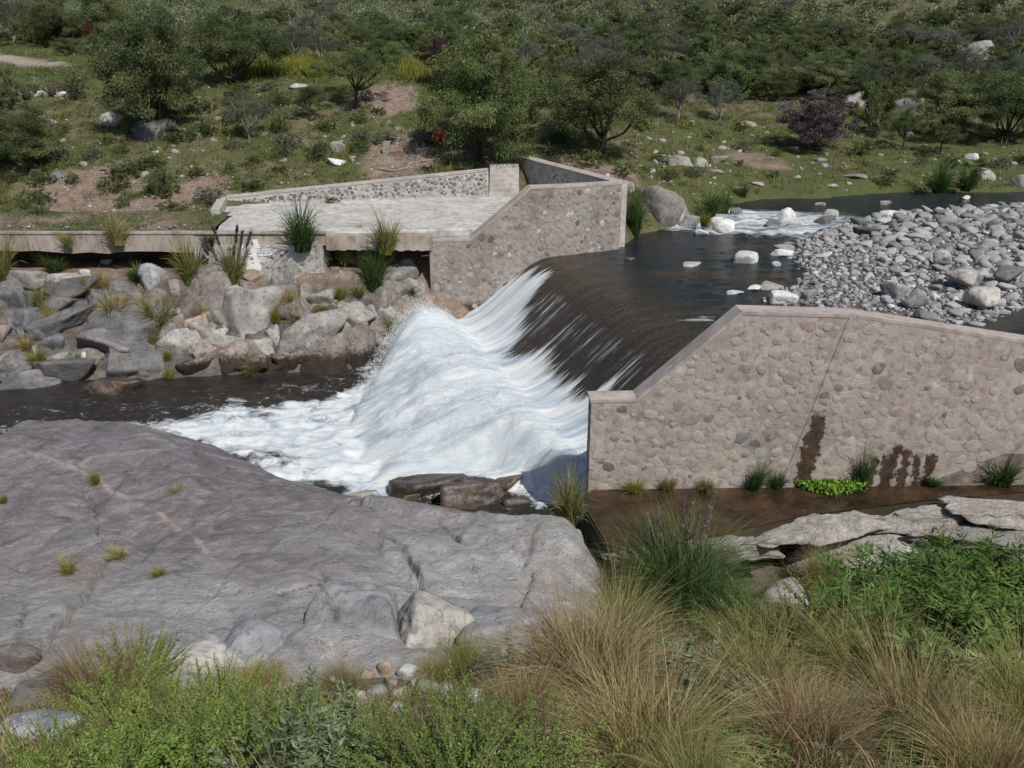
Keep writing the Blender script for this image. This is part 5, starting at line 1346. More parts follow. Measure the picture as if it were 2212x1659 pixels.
for k, (u, v) in enumerate(scatter(60, 1000, 2260, 130, 225, 12, 70)):
    kd = ['dark', 'bush', 'grey', 'dark', 'umbrella', 'bushlight', 'grey'][k % 7]
    if v > 130 + (u - 1000) * .12 + 60: continue
    hp = rng.uniform(48, 80)
    plant_tree(u, v, hp, hp * rng.uniform(1.4, 2.0), kd, k, {'grey': 'grey green thorn tree', 'dark': 'tall dark thorn tree', 'umbrella': 'flat topped thorn tree', 'bush': 'dark bushy thorn tree', 'bushlight': 'lighter green bushy thorn tree'}[kd] + (' on the slope behind the steps' if u < 1420 else ' on the slope behind the purple bush' if u < 1850 else ' on the slope among the grey crags'), 'thorn trees on the slope above the river')
bl = 'low green bush on the stony slope above the deck'
for k, (u, v) in enumerate(scatter(70, -20, 960, 195, 465, 13, 60)):
    if v > 455 - 0 * u and u > 480: continue
    if u > 480 and v > 405 - (u - 480) * .11: continue
    hp = rng.uniform(16, 34)
    plant_tree(u, v, hp, hp * rng.uniform(1.6, 2.6), ['bush', 'bushlight', 'bush', 'greybush'][k % 4], k, 'low grey bush on the stony slope above the deck' if k % 4 == 3 else bl, 'low bushes on the stony slope', 'low_bush', 'bush')
for k, (u, v) in enumerate(scatter(44, 1180, 2240, 255, 400, 14, 60)):
    if v > 360 and u < 1340: continue
    hp = rng.uniform(14, 30)
    plant_tree(u, v, hp, hp * rng.uniform(1.6, 2.6), ['bush', 'bushlight', 'bushlight', 'greybush'][k % 4], k, 'low grey bush on the river meadow' if k % 4 == 3 else 'low green bush on the river meadow', 'low bushes of the river meadow', 'low_bush', 'bush')
for a in [(1275, 362, 40, 66, 'bright green bush beside the dirt path behind the return wall'), (1120, 345 + 10, 26, 60, 'small bush at the top of the steps'), (545, 412, 24, 70, 'small green bush behind the deck wall corner'), (715, 436, 12, 40, 'little green weed at the foot of the deck wall'), (505, 494, 16, 60, 'small green bush on the channel edge by the deck corner')]:
    plant_tree(a[0], a[1], a[2], a[3], 'bushlight', 0, a[4], None, 'bush', 'bush', p=(hit(a[0], a[1]) if 'deck wall' not in a[4] or 'behind' in a[4] else at_y(a[0], a[1], 36.9)))

# far hill scrub: one mass
def shell_bushes(name, P, S, per, leaf, mat, seed):
    r_ = np.random.default_rng(seed); n = len(P); idx = np.repeat(np.arange(n), per); m = len(idx)
    off = rand_unit(r_, m); off[:, 2] = np.abs(off[:, 2]); off *= (r_.random(m) ** .35)[:, None]
    pos = P[idx] + off * S[idx][:, None] * np.array([1, 1, .75])
    d = unit_rows(off + rand_unit(r_, m) * .9); s = unit_rows(np.cross(d, rand_unit(r_, m)))
    V, F = leaves(pos, d, s, leaf * S[idx] * r_.uniform(.6, 1.4, m), leaf * S[idx] * r_.uniform(.3, .6, m))
    tone = np.clip(r_.normal(.45, .22, n), 0, 1)
    var = np.repeat(np.clip(tone[idx] + r_.normal(0, .15, m), 0, 1), 4)
    return mesh_of(name, V, F, mat, False, {'var': var})
n_s = 12500
u_ = rng.uniform(-80, 2300, n_s); v_ = rng.uniform(-70, 120, n_s)
HH = []
for y_ in [0]: pass
yy = 62 + 170 * rng.random(n_s) ** 1.15; xx = (u_ - CX) / FPX * yy * 1.02
PP = np.stack([xx, yy, H(xx, yy)], -1)
dens = fbm2(xx, yy, .06, 3, 4.)
kk = (dens + rng.normal(0, .35, n_s) > -.3) & ((yy > 84) | (xx > 14) & (yy > 66))
PP = PP[kk]; SS = rng.uniform(.45, 1.3, len(PP)) * (1 + .3 * (rng.random(len(PP)) < .1))
setp(link('scrub', shell_bushes('scrub', PP, SS, 62, .26, M['leaf_scrub'], 5)), 'thick grey green scrub covering the far hillside', 'scrub', kind='stuff')

# low herbs of the far slope and the meadow: one mass
n_s = 30000
yy = 33.8 + (84 - 33.8) * rng.random(n_s) ** 1.5; xx = rng.uniform(-.66, .66, n_s) * yy
gz = H(xx, yy); wz = water_level(xx, yy)
den = fbm2(xx, yy, .5, 4, 3.) + .35 * fbm2(xx, yy, 2, 2, 1.)
kk = (gz > wz + .25) & (den > -.30 + .9 * soil_at(xx, yy)) & ~inside(xx, yy, [(-12.2, 31), (5, 31), (5, 34.3), (.8, 42), (-1.2, 38.7), (-12.2, 37.3)]) & (seg_dist(xx, yy, TRACK) > 1.5)
mead = (xx > 6) & (yy < 54)
kk &= ~(mead & (rng.random(n_s) < .45))
PP = np.stack([xx, yy, gz - .03], -1)[kk]
SS = rng.uniform(.09, .30, len(PP)) * np.where(rng.random(len(PP)) < .12, 1.5, 1) * np.where(mead[kk], .55, 1)
setp(link('undergrowth', shell_bushes('undergrowth', PP, SS, 40, .28, M['leaf_cover'], 6)), 'low green herbs covering the far slope', 'undergrowth', kind='stuff')

# grass blades
def blades(seed, n, r0, L, spread, w, curve=1.0, seg=4, up=.6, jitter=.3):
    """one clump of curved grass blades, unit metres"""
    r_ = np.random.default_rng(seed)
    az = r_.uniform(0, 2 * pi, n); rad = r0 * np.sqrt(r_.random(n))
    base = np.stack([rad * np.cos(az), rad * np.sin(az), np.zeros(n)], -1)
    a2 = az + r_.normal(0, .75, n); stray = r_.random(n) < .16; a2 = np.where(stray, r_.uniform(0, 6.3, n), a2)
    inc = np.clip(np.abs(r_.normal(spread, spread * .55, n)), .03, 1.25)       # lean from vertical
    ln = L * r_.uniform(.45, 1.15, n) * (1 - .25 * (inc / 1.25)) * (1 + .22 * np.cos(az * 2 + seed) + .15 * np.cos(az * 3 + 2 * seed))
    hd = np.stack([np.cos(a2), np.sin(a2), np.zeros(n)], -1)
    sd = np.stack([-np.sin(a2), np.cos(a2), np.zeros(n)], -1)
    sd = unit_rows(sd + r_.normal(0, .5, (n, 3)))
    P = base.copy(); th = inc * .5; pts = [P.copy()]
    kcv = curve * r_.uniform(.5, 1.5, n)
    for k in range(seg):
        st = (ln / seg)[:, None]
        P = P + st * (hd * np.sin(th)[:, None] + np.array([0, 0, 1.]) * np.cos(th)[:, None])
        th = th + (inc * .55 + .25) * kcv / seg * 1.6; pts.append(P.copy())
    wd = (w * r_.uniform(.6, 1.3, n))[:, None]
    V = np.zeros((n, (seg + 1) * 2, 3))
    for k in range(seg + 1):
        f = (1 - (k / (seg + .15)) ** 1.6)
        V[:, 2 * k] = pts[k] - sd * wd * .5 * f; V[:, 2 * k + 1] = pts[k] + sd * wd * .5 * f
    F = np.array([(2 * k, 2 * k + 1, 2 * k + 3, 2 * k + 2) for k in range(seg)])
    F = (F[None] + (np.arange(n) * (seg + 1) * 2)[:, None, None]).reshape(-1, 4)
    var = np.clip(r_.normal(.42, .22, n), 0, 1)
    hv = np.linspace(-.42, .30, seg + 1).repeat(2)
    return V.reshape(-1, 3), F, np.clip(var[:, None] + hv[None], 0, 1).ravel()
_bl = {}
def tussock_mesh(key, matn, **kw):
    k = (key, matn)
    if k not in _bl:
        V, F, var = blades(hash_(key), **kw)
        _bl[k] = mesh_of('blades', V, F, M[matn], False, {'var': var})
    return _bl[k]
FINE = dict(n=2700, r0=.30, L=1.2, spread=.66, w=.008, curve=1.75, seg=6)
COARSE = dict(n=520, r0=.22, L=1.1, spread=.5, w=.028, curve=1.3, seg=4)
plume_mesh = None
def tussock(u, v, wpx, hpx, matn, label, group, fine=True, var=0, p=None, name='grass_tussock', plumes=0, hang=0):
    q = np.array(hit(u, v)) if p is None else np.array(p)
    D = dist_of(q); h = hpx * D / FPX; w = wpx * D / FPX
    key = ('f' if fine else 'c') + str(var % 3)
    me = tussock_mesh(key, matn, **(FINE if fine else COARSE))
    e = link(name, me, loc=q - np.array([0, 0, .03]), rot=(rng.normal(.05, .10), rng.normal(0, .13), rng.uniform(0, 6.3)))
    sx = w / (1.55 if fine else 1.45); sz = h / (.92 if fine else .88)
    e.scale = (sx, sx, sz)
    setp(e, label, 'grass', group)
    return e
FB = 'grass tussocks on the far bank'
for a in [
 (255, 545, 80, 66, 'grass_straw', 'straw tussock hanging from the channel edge', (255, 530, 31.1)),
 (415, 612, 96, 88, 'grass_mixed', 'yellow green tussock in front of the hollow, nearer the picture edge of two'),
 (498, 612, 80, 78, 'grass_mixed', 'yellow green tussock below the painted pier'),
 (248, 695, 95, 66, 'grass_straw', 'wide straw tussock on the dark rocks'),
 (345, 712, 100, 70, 'grass_mixed', 'greener tussock beside the wide straw one'),
 (655, 560, 110, 96, 'grass_green', 'green tussock spilling over the channel edge', (655, 540, 31.2)),
 (690, 585, 60, 66, 'grass_mixed', 'dry green tuft hanging under the spilling tussock'),
 (832, 560, 90, 76, 'grass_mixed', 'tussock on the channel edge by the wing wall', (832, 548, 31.15)),
 (806, 625, 86, 90, 'grass_green', 'tall green tussock below the channel edge by the wing wall'),
 (642, 715, 52, 66, 'grass_straw', 'narrow straw tuft beside the largest boulder'),
 (548, 812, 56, 42, 'grass_mixed', 'dark tuft at the waterline'),
 (90, 668, 70, 52, 'grass_mixed', 'tuft on the dark rocks near the picture edge'),
 (365, 824, 36, 32, 'grass_yellow', 'small bright tuft low on the dark rock'),
 (362, 778, 26, 26, 'grass_yellow', 'tiny bright tuft on the dark rock face'),
 (850, 728, 56, 48, 'grass_yellow', 'yellow tuft beside the leaping water'),
 (172, 798, 42, 36, 'grass_yellow', 'yellow tuft among the ledge stones'),
 (88, 788, 50, 36, 'grass_yellow', 'green tuft among the ledge stones'),
 (12, 605, 70, 86, 'grass_mixed', 'tall tussock cut by the picture edge below the channel'),
 (88, 494, 80, 56, 'grass_green', 'bluish green tussock above the channel edge'),
 (150, 545, 40, 34, 'grass_mixed', 'small tuft growing from the channel beam', (150, 534, 31.15)),
 (225, 630, 50, 40, 'grass_straw', 'straw tuft on the pale ledge'),
 (240, 755, 36, 22, 'grass_straw', 'dry tuft on the humped dark rock'),
 (778, 502, 22, 20, 'grass_mixed', 'small tuft on the deck edge', (778, 502, 32.6)),
 (885, 640, 60, 30, 'grass_green', 'green weed line on the slab near the wing wall'),
 (455, 520, 40, 30, 'grass_green', 'reddish reed tuft on the channel edge', (455, 530, 31.2)),
 (120, 590, 70, 36, 'grass_green', 'short green grass in front of the dark hollow'),
 (300, 605, 80, 30, 'grass_green', 'short green grass under the dark hollow'),
 (745, 575, 50, 40, 'grass_straw', 'dry tuft in front of the small dark hollow'),
 (585, 690, 26, 22, 'grass_mixed', 'tiny tuft on top of the largest boulder'),
]:
    pp = at_y(a[6][0], a[6][1], a[6][2]) if len(a) > 6 else None
    tussock(a[0], a[1], a[2], a[3], a[4], a[5], FB, False, int(a[0]), pp)
for k, (u, v) in enumerate([(120, 700), (195, 640), (310, 690), (440, 690), (480, 640), (600, 700), (630, 655), (700, 690), (735, 650), (570, 640), (330, 745), (415, 760), (60, 760), (775, 640)]):
    tussock(u, v, rng.uniform(34, 60), rng.uniform(26, 46), ['grass_straw', 'grass_mixed', 'grass_yellow'][k % 3], 'small dry tuft between the bedrock blocks of the far bank', 'small tufts between the bedrock blocks', False, k)
PG = 'reeds along the pool'
for a in [
 (1370, 505, 80, 88, 'grass_green', 'tall green reed tuft at the upstream end of the wing wall', .1),
 (1528, 468, 70, 56, 'grass_green', 'green reeds on the outcrop above the rapids', .3),
 (1565, 460, 50, 46, 'grass_green', 'shorter green reeds beside the rapids', .3),
 (1520, 488, 40, 30, 'grass_yellow', 'yellow green tuft among the rapids boulders', .2),
 (1602, 428, 56, 32, 'grass_green', 'low reed tuft at the meadow edge', .4),
 (2030, 414, 90, 60, 'grass_green', 'large green reed clump on the far shore', .5),
 (2085, 412, 60, 50, 'grass_green', 'reed clump beside the palm on the far shore', .5),
]:
    tussock(a[0], a[1], a[2], a[3], a[4], a[5], PG, False, int(a[0]), at_z(a[0], a[1], a[6]), 'reed_tuft')
# foot-of-wall plants
WG = 'plants at the foot of the near wall'
for a in [
 (1232, 1128, 110, 110, 'grass_mixed', 'yellow green tussock at the end of the near wall', -1.9),
 (1615, 1035, 60, 62, 'grass_green', 'sparse green tuft at the wall foot', -1.7),
 (1668, 1036, 60, 46, 'grass_green', 'second green tuft at the wall foot before the first seep', -1.7),
 (1850, 1035, 66, 90, 'grass_green', 'tall green tuft between the two rusty seeps', -1.7),
 (2165, 1045, 110, 70, 'grass_green', 'wide green tuft at the wall foot near the picture edge', -1.7),
 (1372, 1062, 70, 30, 'grass_yellow', 'low dry tuft near the wall end', -1.7),
 (1440, 1055, 50, 34, 'grass_mixed', 'small tuft along the wall foot', -1.7),
 (1520, 1048, 60, 30, 'grass_mixed', 'little tuft half way along the wall foot', -1.7),
 (2010, 1044, 60, 24, 'grass_green', 'low tuft past the second seep', -1.7),
]:
    q = at_z(a[0], a[1], a[6])
    if a[0] > 1300: q = np.array([q[0], 17.55 + .04 * (q[0] - 1.7), -1.72])
    tussock(a[0], a[1], a[2], a[3], a[4], a[5], WG, False, int(a[0]), q)
# foreground tussocks
GG = 'grass tussocks of the foreground'
for k, a in enumerate([
 (1270, 1505, 400, 195, 'grass_brown', 'broad brown green tussock beside the pebble patch'),
 (1330, 1430, 300, 140, 'grass_mixed', 'olive tussock behind the broad brown one'),
 (1385, 1668, 380, 240, 'grass_straw', 'bright straw fountain tussock at the bottom of the picture'),
 (1620, 1560, 320, 185, 'grass_mixed', 'dark olive tussock right of the straw fountain'),
 (1730, 1650, 320, 200, 'grass_brown', 'brown drooping tussock at the bottom near the sage plant'),
 (1980, 1640, 330, 270, 'grass_brown', 'tall brown tussock below the dark green herbs'),
 (2190, 1600, 320, 240, 'grass_mixed', 'grey olive tussock cut by the picture edge'),
 (2120, 1720, 300, 220, 'grass_straw', 'straw tussock in the bottom corner'),
 (1860, 1480, 260, 170, 'grass_mixed', 'olive tussock in front of the dark green herbs'),
 (1325, 1340, 190, 110, 'grass_straw', 'pale straw tussock at the edge of the gneiss dome'),
 (1770, 1275, 110, 120, 'grass_straw', 'upright straw tuft before the ribbed boulder'),
 (1870, 1280, 90, 70, 'grass_brown', 'low brown tuft below the pointed boulder'),
 (1550, 1340, 220, 90, 'grass_green', 'short green grass below the plumed tussock'),
 (1640, 1400, 220, 85, 'grass_mixed', 'olive grass between the plumed tussock and the herbs'),
 (1010, 1470, 150, 100, 'grass_mixed', 'olive tuft behind the rough white stone'),
 (945, 1470, 90, 70, 'grass_straw', 'straw tuft at the edge of the pebble patch'),
 (650, 1372, 100, 100, 'grass_straw', 'straw tuft leaning on the big dark boulder'),
 (432, 1402, 110, 56, 'grass_straw', 'straw tuft on the rough pale rock'),
 (200, 1530, 230, 140, 'grass_brown', 'brown tussock by the shadowed dark rock'),
 (270, 1450, 150, 90, 'grass_mixed', 'yellow green tuft beside the bright shrubs'),
 (560, 1490, 130, 60, 'grass_straw', 'dry tuft between the smooth boulder and the shrubs'),
 (740, 1500, 120, 70, 'grass_brown', 'dry brown tuft below the big dark boulder'),
 (795, 1445, 60, 40, 'grass_green', 'small green tuft in front of the big dark boulder'),
 (1120, 1560, 200, 110, 'grass_brown', 'drooping brown grass behind the low shrub'),
 (1500, 1760, 300, 160, 'grass_mixed', 'olive tussock at the bottom below the straw fountain'),
]):
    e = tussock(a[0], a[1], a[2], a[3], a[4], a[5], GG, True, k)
# small tufts rooted in cracks of the dome
for a in [(210, 1048, 34, 36, 'grass_yellow', 'yellow tuft rooted on the quartz vein'), (150, 1246, 56, 46, 'grass_straw', 'dry tuft above the long crack'), (258, 1210, 60, 30, 'grass_straw', 'dry tuft in the long crack'), (345, 1248, 44, 26, 'grass_yellow', 'little tuft past the end of the long crack'), (385, 1068, 40, 22, 'grass_straw', 'small dry tuft on the upper dome'), (1055, 1362, 60, 20, 'grass_green', 'little green tuft at the pale foot of the dome'), (10, 1090, 30, 26, 'grass_yellow', 'tuft on the dome at the picture edge')]:
    x_, y_ = dome_px([(a[0], a[1])])[0]
    tussock(a[0], a[1], a[2], a[3], a[4], a[5], 'tufts on the gneiss dome', False, int(a[0]), (x_, y_, float(dome_z(np.array([x_]), np.array([y_]))[0])))
# plumed tussock
def plume(parent, off, h, lean, az, seed):
    top = np.array([cos(az) * lean * h, sin(az) * lean * h, h]); P = [np.zeros(3), top * .5 + np.array([0, 0, .03 * h]), top]
    r_ = np.random.default_rng(seed)
    V, F = tubes([(P, [.006, .005, .003])], 5)
    o = link('stalk', mesh_of('stalk', V, F, M['stem'], True))
    o.parent = parent; o.matrix_parent_inverse = parent.matrix_basis.inverted(); o.location = parent.location + Vector(off)
    n = 260; f = r_.random(n); c = P[1] + (P[2] - P[1]) * (.30 + .75 * f)[:, None]
    d = unit_rows(rand_unit(r_, n) * .35 + unit(top) + np.array([0, 0, .3])); s = unit_rows(np.cross(d, rand_unit(r_, n)))
    V, F = leaves(c + rand_unit(r_, n) * .018 * (1 - f)[:, None], d, s, np.full(n, .10), np.full(n, .016))
    link('plume', mesh_of('plume', V, F, M['plume'], False, {'var': np.repeat(r_.random(n), 4)}), o)
pq = at_z(1465, 1300, -1.95)
pt = tussock(1465, 1285, 360, 175, 'grass_green', 'large green tussock with tall pale plumes before the rusty channel', GG, True, 1, pq, 'plumed_tussock')
D_ = dist_of(pq)
for k, (du, htop) in enumerate([(-60, 210), (-5, 250), (12, 235), (60, 215), (100, 190), (-95, 180), (30, 200)]):
    hh_ = htop * D_ / FPX; lean = du * D_ / FPX / hh_ * .7
    plume(pt, (du * .3 * D_ / FPX, 0, 0), hh_, abs(lean), .01 * du if lean > 0 else pi + .01 * du, k)
q2 = hit(495, 612); 
for k, (u0, v0, u1, v1) in enumerate([(497, 560, 462, 497), (505, 560, 512, 495), (510, 565, 523, 505), (515, 570, 540, 507), (470, 555, 445, 520), (470, 560, 440, 533)]):
    a_, b_ = at_y(u0, v0 + 25, 30.9), at_y(u1, v1, 30.7)
    e = empty('reed_plume', a_); setp(e, 'purplish seed plume standing over the painted pier tussock', 'reed', 'seed plumes by the painted pier')
    V, F = tubes([([np.zeros(3), (b_ - a_) * .5, b_ - a_], [.012, .01, .006])], 5); link('stalk', mesh_of('stalk', V, F, M['stem'], True), e)
    r_ = np.random.default_rng(k); n = 160; f = r_.random(n); c = (b_ - a_) * (.62 + .42 * f)[:, None] + rand_unit(r_, n) * .03
    d = unit_rows(rand_unit(r_, n) * .4 + unit(b_ - a_)); s = unit_rows(np.cross(d, rand_unit(r_, n)))
    V, F = leaves(c, d, s, np.full(n, .14), np.full(n, .03)); link('plume', mesh_of('plume', V, F, M['leaf_purple'], False, {'var': np.repeat(.6 + .4 * r_.random(n), 4)}), e)

# leafy shrubs
def shrub_mesh(seed, nst, H_, rad, leaf, lw, gap, droop, lean=.5, top=.1):
    r_ = np.random.default_rng(seed); paths, C, D_, S_, L_ = [], [], [], [], []
    for k in range(nst):
        az = r_.uniform(0, 2 * pi); r0 = rad * .25 * r_.random(); ln = H_ * r_.uniform(.6, 1.1); le = lean * r_.random() ** .7
        b = np.array([cos(az) * r0, sin(az) * r0, 0]); tip = b + np.array([cos(az) * le * rad * 1.3, sin(az) * le * rad * 1.3, ln])
        mid = (b + tip) / 2 + np.array([cos(az), sin(az), 0]) * -.05 * rad + r_.normal(0, .03, 3) * H_
        paths.append(([b, mid, tip], [.007, .005, .002]))
        n = max(6, int(ln / gap)); f = np.linspace(.25, 1, n) if n > 0 else []
        a = (1 - f)[:, None] ** 2 * b + 2 * ((1 - f) * f)[:, None] * mid + (f ** 2)[:, None] * tip
        for w_ in range(3):
            ph = r_.uniform(0, 6.3, n); ax = unit(tip - b)
            e1 = unit(np.cross(ax, [0.3, .2, 1])); e2 = np.cross(ax, e1)
            o = e1 * np.cos(ph)[:, None] + e2 * np.sin(ph)[:, None]
            C.append(a + o * .004); D_.append(unit_rows(o + ax * r_.uniform(.3, 1.1, n)[:, None] + np.array([0, 0, -droop]))); S_.append(np.cross(D_[-1], ax) + 1e-4)
            L_.append(leaf * r_.uniform(.6, 1.25, n) * (1 - .35 * (f > .92)))
    C, D_, S_, L_ = np.concatenate(C), np.concatenate(D_), unit_rows(np.concatenate(S_)), np.concatenate(L_)
    V, F = leaves(C, D_, S_, L_, L_ * lw, .18)
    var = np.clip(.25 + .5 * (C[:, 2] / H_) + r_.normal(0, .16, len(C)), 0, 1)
    st = tubes(paths, 4)
    return V, F, np.repeat(var, 4), st
SH = {}
def shrub_kind(key, mat, n, **kw):
    SH[key] = []
    for k in range(n):
        V, F, var, st = shrub_mesh(hash_(key) + k, **kw)
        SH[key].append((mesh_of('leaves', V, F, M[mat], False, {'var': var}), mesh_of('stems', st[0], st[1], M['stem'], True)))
shrub_kind('small', 'leaf_shrub', 3, nst=70, H_=.8, rad=.55, leaf=.042, lw=.36, gap=.02, droop=0., lean=.9)
shrub_kind('low', 'leaf_shrub', 2, nst=110, H_=.5, rad=.6, leaf=.036, lw=.4, gap=.018, droop=0., lean=1.)
shrub_kind('sage', 'leaf_sage', 2, nst=26, H_=.7, rad=.5, leaf=.10, lw=.34, gap=.04, droop=.15, lean=.9)
shrub_kind('willow', 'leaf_willow', 2, nst=85, H_=.95, rad=.65, leaf=.165, lw=.19, gap=.035, droop=.35, lean=.9)
shrub_kind('sprig', 'leaf_shrub', 1, nst=7, H_=.5, rad=.25, leaf=.05, lw=.34, gap=.03, droop=0., lean=.8)
def shrub(u, v, hpx, kind, var, label, name='shrub', spread=1.0):
    q = np.array(hit(u, v)); D = dist_of(q)
    Hk = {'small': .8, 'low': .5, 'sage': .7, 'willow': .95, 'sprig': .5}[kind]
    s = hpx * D / FPX / Hk
    e = empty(name, q - np.array([0, 0, .03]), rng.uniform(0, 6.3)); e.scale = (s * spread, s * spread, s)
    setp(e, label, 'shrub', 'leafy shrubs of the foreground')
    lv, st = SH[kind][var % len(SH[kind])]
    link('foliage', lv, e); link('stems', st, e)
for k, a in enumerate([
 (330, 1670, 185, 'small', 'bright green shrub in the bottom corner beside the dark rock'),
 (470, 1640, 165, 'small', 'bright green shrub below the smooth grey boulder'),
 (410, 1740, 190, 'small', 'bright green shrub along the bottom edge below the corner shrub'),
 (560, 1700, 190, 'small', 'bright green shrub along the bottom edge beside the sage plant'),
 (600, 1650, 140, 'small', 'bright green shrub in front of the big dark boulder'),
 (690, 1640, 140, 'small', 'twiggy green shrub left of the pebble patch'),
 (230, 1740, 190, 'small', 'darker green shrub at the bottom corner'),
 (480, 1540, 105, 'small', 'tall sprig shrub before the rough pale rock'),
 (250, 1560, 130, 'small', 'sprig shrub behind the brown tussock'),
 (300, 1490, 110, 'small', 'greyish sprig shrub beside the yellow green tuft'),
 (100, 1750, 150, 'small', 'low dark shrub at the very corner of the picture'),
 (700, 1700, 170, 'sage', 'pale sage plant with broad leaves at the bottom'),
 (790, 1700, 130, 'sage', 'second pale sage plant below the pebble patch'),
 (640, 1760, 170, 'sage', 'sage plant at the bottom edge'),
 (950, 1710, 130, 'low', 'dense low bright shrub below the pebble patch'),
 (1060, 1720, 140, 'low', 'dense low bright shrub beside the brown tussock'),
 (860, 1720, 130, 'low', 'dense low bright shrub between sage and low shrubs'),
 (980, 1750, 140, 'low', 'dense low bright shrub at the bottom edge'),
 (1150, 1740, 130, 'low', 'dense low bright shrub at the bottom beside the straw fountain'),
 (1010, 1640, 90, 'low', 'thin low shrub below the rough white stone'),
 (1950, 1400, 190, 'willow', 'dark green lance leaved herb before the bluish boulder'),
 (2090, 1395, 190, 'willow', 'dark green lance leaved herb below the largest bluish boulder'),
 (2190, 1440, 215, 'willow', 'dark green lance leaved herb cut by the picture edge'),
 (2050, 1480, 200, 'willow', 'dark green lance leaved herb in front of the others'),
 (1840, 1410, 110, 'low', 'pale green low shrub between herbs and olive grass'),
 (1720, 1430, 110, 'low', 'pale green low shrub in the grass below the ribbed boulder'),
 (1480, 1480, 110, 'sage', 'grey green herb between the brown and olive tussocks'),
 (1560, 1600, 120, 'sage', 'grey green herb right of the straw fountain'),
 (1560, 1660, 110, 'willow', 'green herb at the bottom beside the straw fountain'),
 (1850, 1660, 130, 'sage', 'broad leaved herb at the bottom between brown tussocks'),
 (2000, 1700, 120, 'willow', 'green herb at the bottom below the tall brown tussock'),
 (1050, 1640, 110, 'sprig', 'sprig at the edge of the low shrubs'),
 (880, 1525, 70, 'sprig', 'little sprig among the pebbles'),
 (980, 1540, 90, 'sprig', 'sprig beside the rough white stone'),
 (960, 1430, 60, 'sprig', 'sprig before the pale cream sided boulder'),
 (560, 1440, 60, 'sprig', 'sprig in front of the smooth grey boulder'),
 (1100, 1480, 80, 'sage', 'grey herb between olive tuft and brown tussock'),
]):
    shrub(a[0], a[1], a[2], a[3], k, a[4], spread=1.25)
# ground layer of the near bank
n_s = 7000
xx = rng.uniform(-9.5, 14, n_s); yy = rng.uniform(2.6, 13.2, n_s)
zz = H(xx, yy); dz_ = dome_z(xx, yy)
kk = (np.abs(xx) < .85 * yy + 3) & ((dz_ < zz) | (xx > 2.3)) & (zz > -2.2)
pebz = np.array(hit(870, 1495)); kk &= np.hypot((xx - pebz[0]) * .8, yy - pebz[1]) > .75
PP = np.stack([xx, yy, zz - .02], -1)[kk]
Vs, Fs, vs2, c0 = [], [], [], 0
proto = [blades(k + 60, 12, .06, .30, .6, .006, 1.2, 3) for k in range(12)]
for i, p in enumerate(PP):
    V, F, vr = proto[i % 12]; s_ = rng.uniform(.6, 1.5)
    Vs.append(V * s_ + p); Fs.append(F + c0); c0 += len(V); vs2.append(np.clip(vr + rng.normal(0, .15), 0, 1))
setp(link('grass', mesh_of('grass', np.concatenate(Vs), np.concatenate(Fs), M['grass_brown'], False, {'var': np.concatenate(vs2)})), 'thin dry grass covering the near bank', 'grass', kind='stuff')
PP2 = PP[rng.random(len(PP)) < .4]
setp(link('weeds', shell_bushes('weeds', PP2, rng.uniform(.07, .17, len(PP2)), 34, .34, M['leaf_cover'], 9)), 'small green weeds covering the near bank', 'weeds', kind='stuff')
# dry grass strip on the terrace
n_s = 2600
u_ = rng.uniform(0, 1, n_s); dxs = np.array(DRYB)
xx = rng.uniform(dxs[:, 0].min(), dxs[:, 0].max(), n_s); yy = rng.uniform(50.8, 58.5, n_s)
kk = (xx < -3.5); xx, yy = xx[kk], yy[kk]; zz = H(xx, yy)
proto = [blades(k + 90, 7, .15, .55, .35, .05, .8, 2) for k in range(8)]
Vs, Fs, vs2, c0 = [], [], [], 0
for i in range(len(xx)):
    V, F, vr = proto[i % 8]; Vs.append(V * rng.uniform(.6, 1.3) + np.array([xx[i], yy[i], zz[i]])); Fs.append(F + c0); c0 += len(V); vs2.append(vr)
setp(link('dry_grass', mesh_of('dry_grass', np.concatenate(Vs), np.concatenate(Fs), M['grass_yellow'], False, {'var': np.concatenate(vs2)})), 'strip of yellow dry grass on the terrace', 'grass', kind='stuff')
# rough grass of the meadow and the slope
n_s = 9000
yy = 35 + 40 * rng.random(n_s) ** 1.2; xx = rng.uniform(-.62, .62, n_s) * yy; gz = H(xx, yy)
kk = (gz > water_level(xx, yy) + .18) & (fbm2(xx, yy, .6, 3, 23.) > -.25 + .8 * soil_at(xx, yy)) & ~inside(xx, yy, [(-12.2, 31), (5, 31), (5, 34.3), (.8, 42), (-1.2, 38.7), (-12.2, 37.3)]) & (seg_dist(xx, yy, TRACK) > 1.5)
xx, yy, gz = xx[kk], yy[kk], gz[kk]
proto = [blades(k + 190, 9, .12, .30, .5, .035, 1.0, 2) for k in range(10)]
tn = np.clip(.25 * fbm2(xx, yy, .35, 3, 3.), -.3, .3)
Vs, Fs, vs2, c0 = [], [], [], 0
for i in range(len(xx)):
    V, F, vr = proto[i % 10]; Vs.append(V * rng.uniform(.5, 1.4) + np.array([xx[i], yy[i], gz[i] - .02])); Fs.append(F + c0); c0 += len(V); vs2.append(np.clip(vr - .12 + tn[i], 0, 1))
setp(link('meadow_grass', mesh_of('meadow_grass', np.concatenate(Vs), np.concatenate(Fs), M['grass_mixed'], False, {'var': np.concatenate(vs2)})), 'rough olive grass of the meadow and far slope', 'grass', kind='stuff')
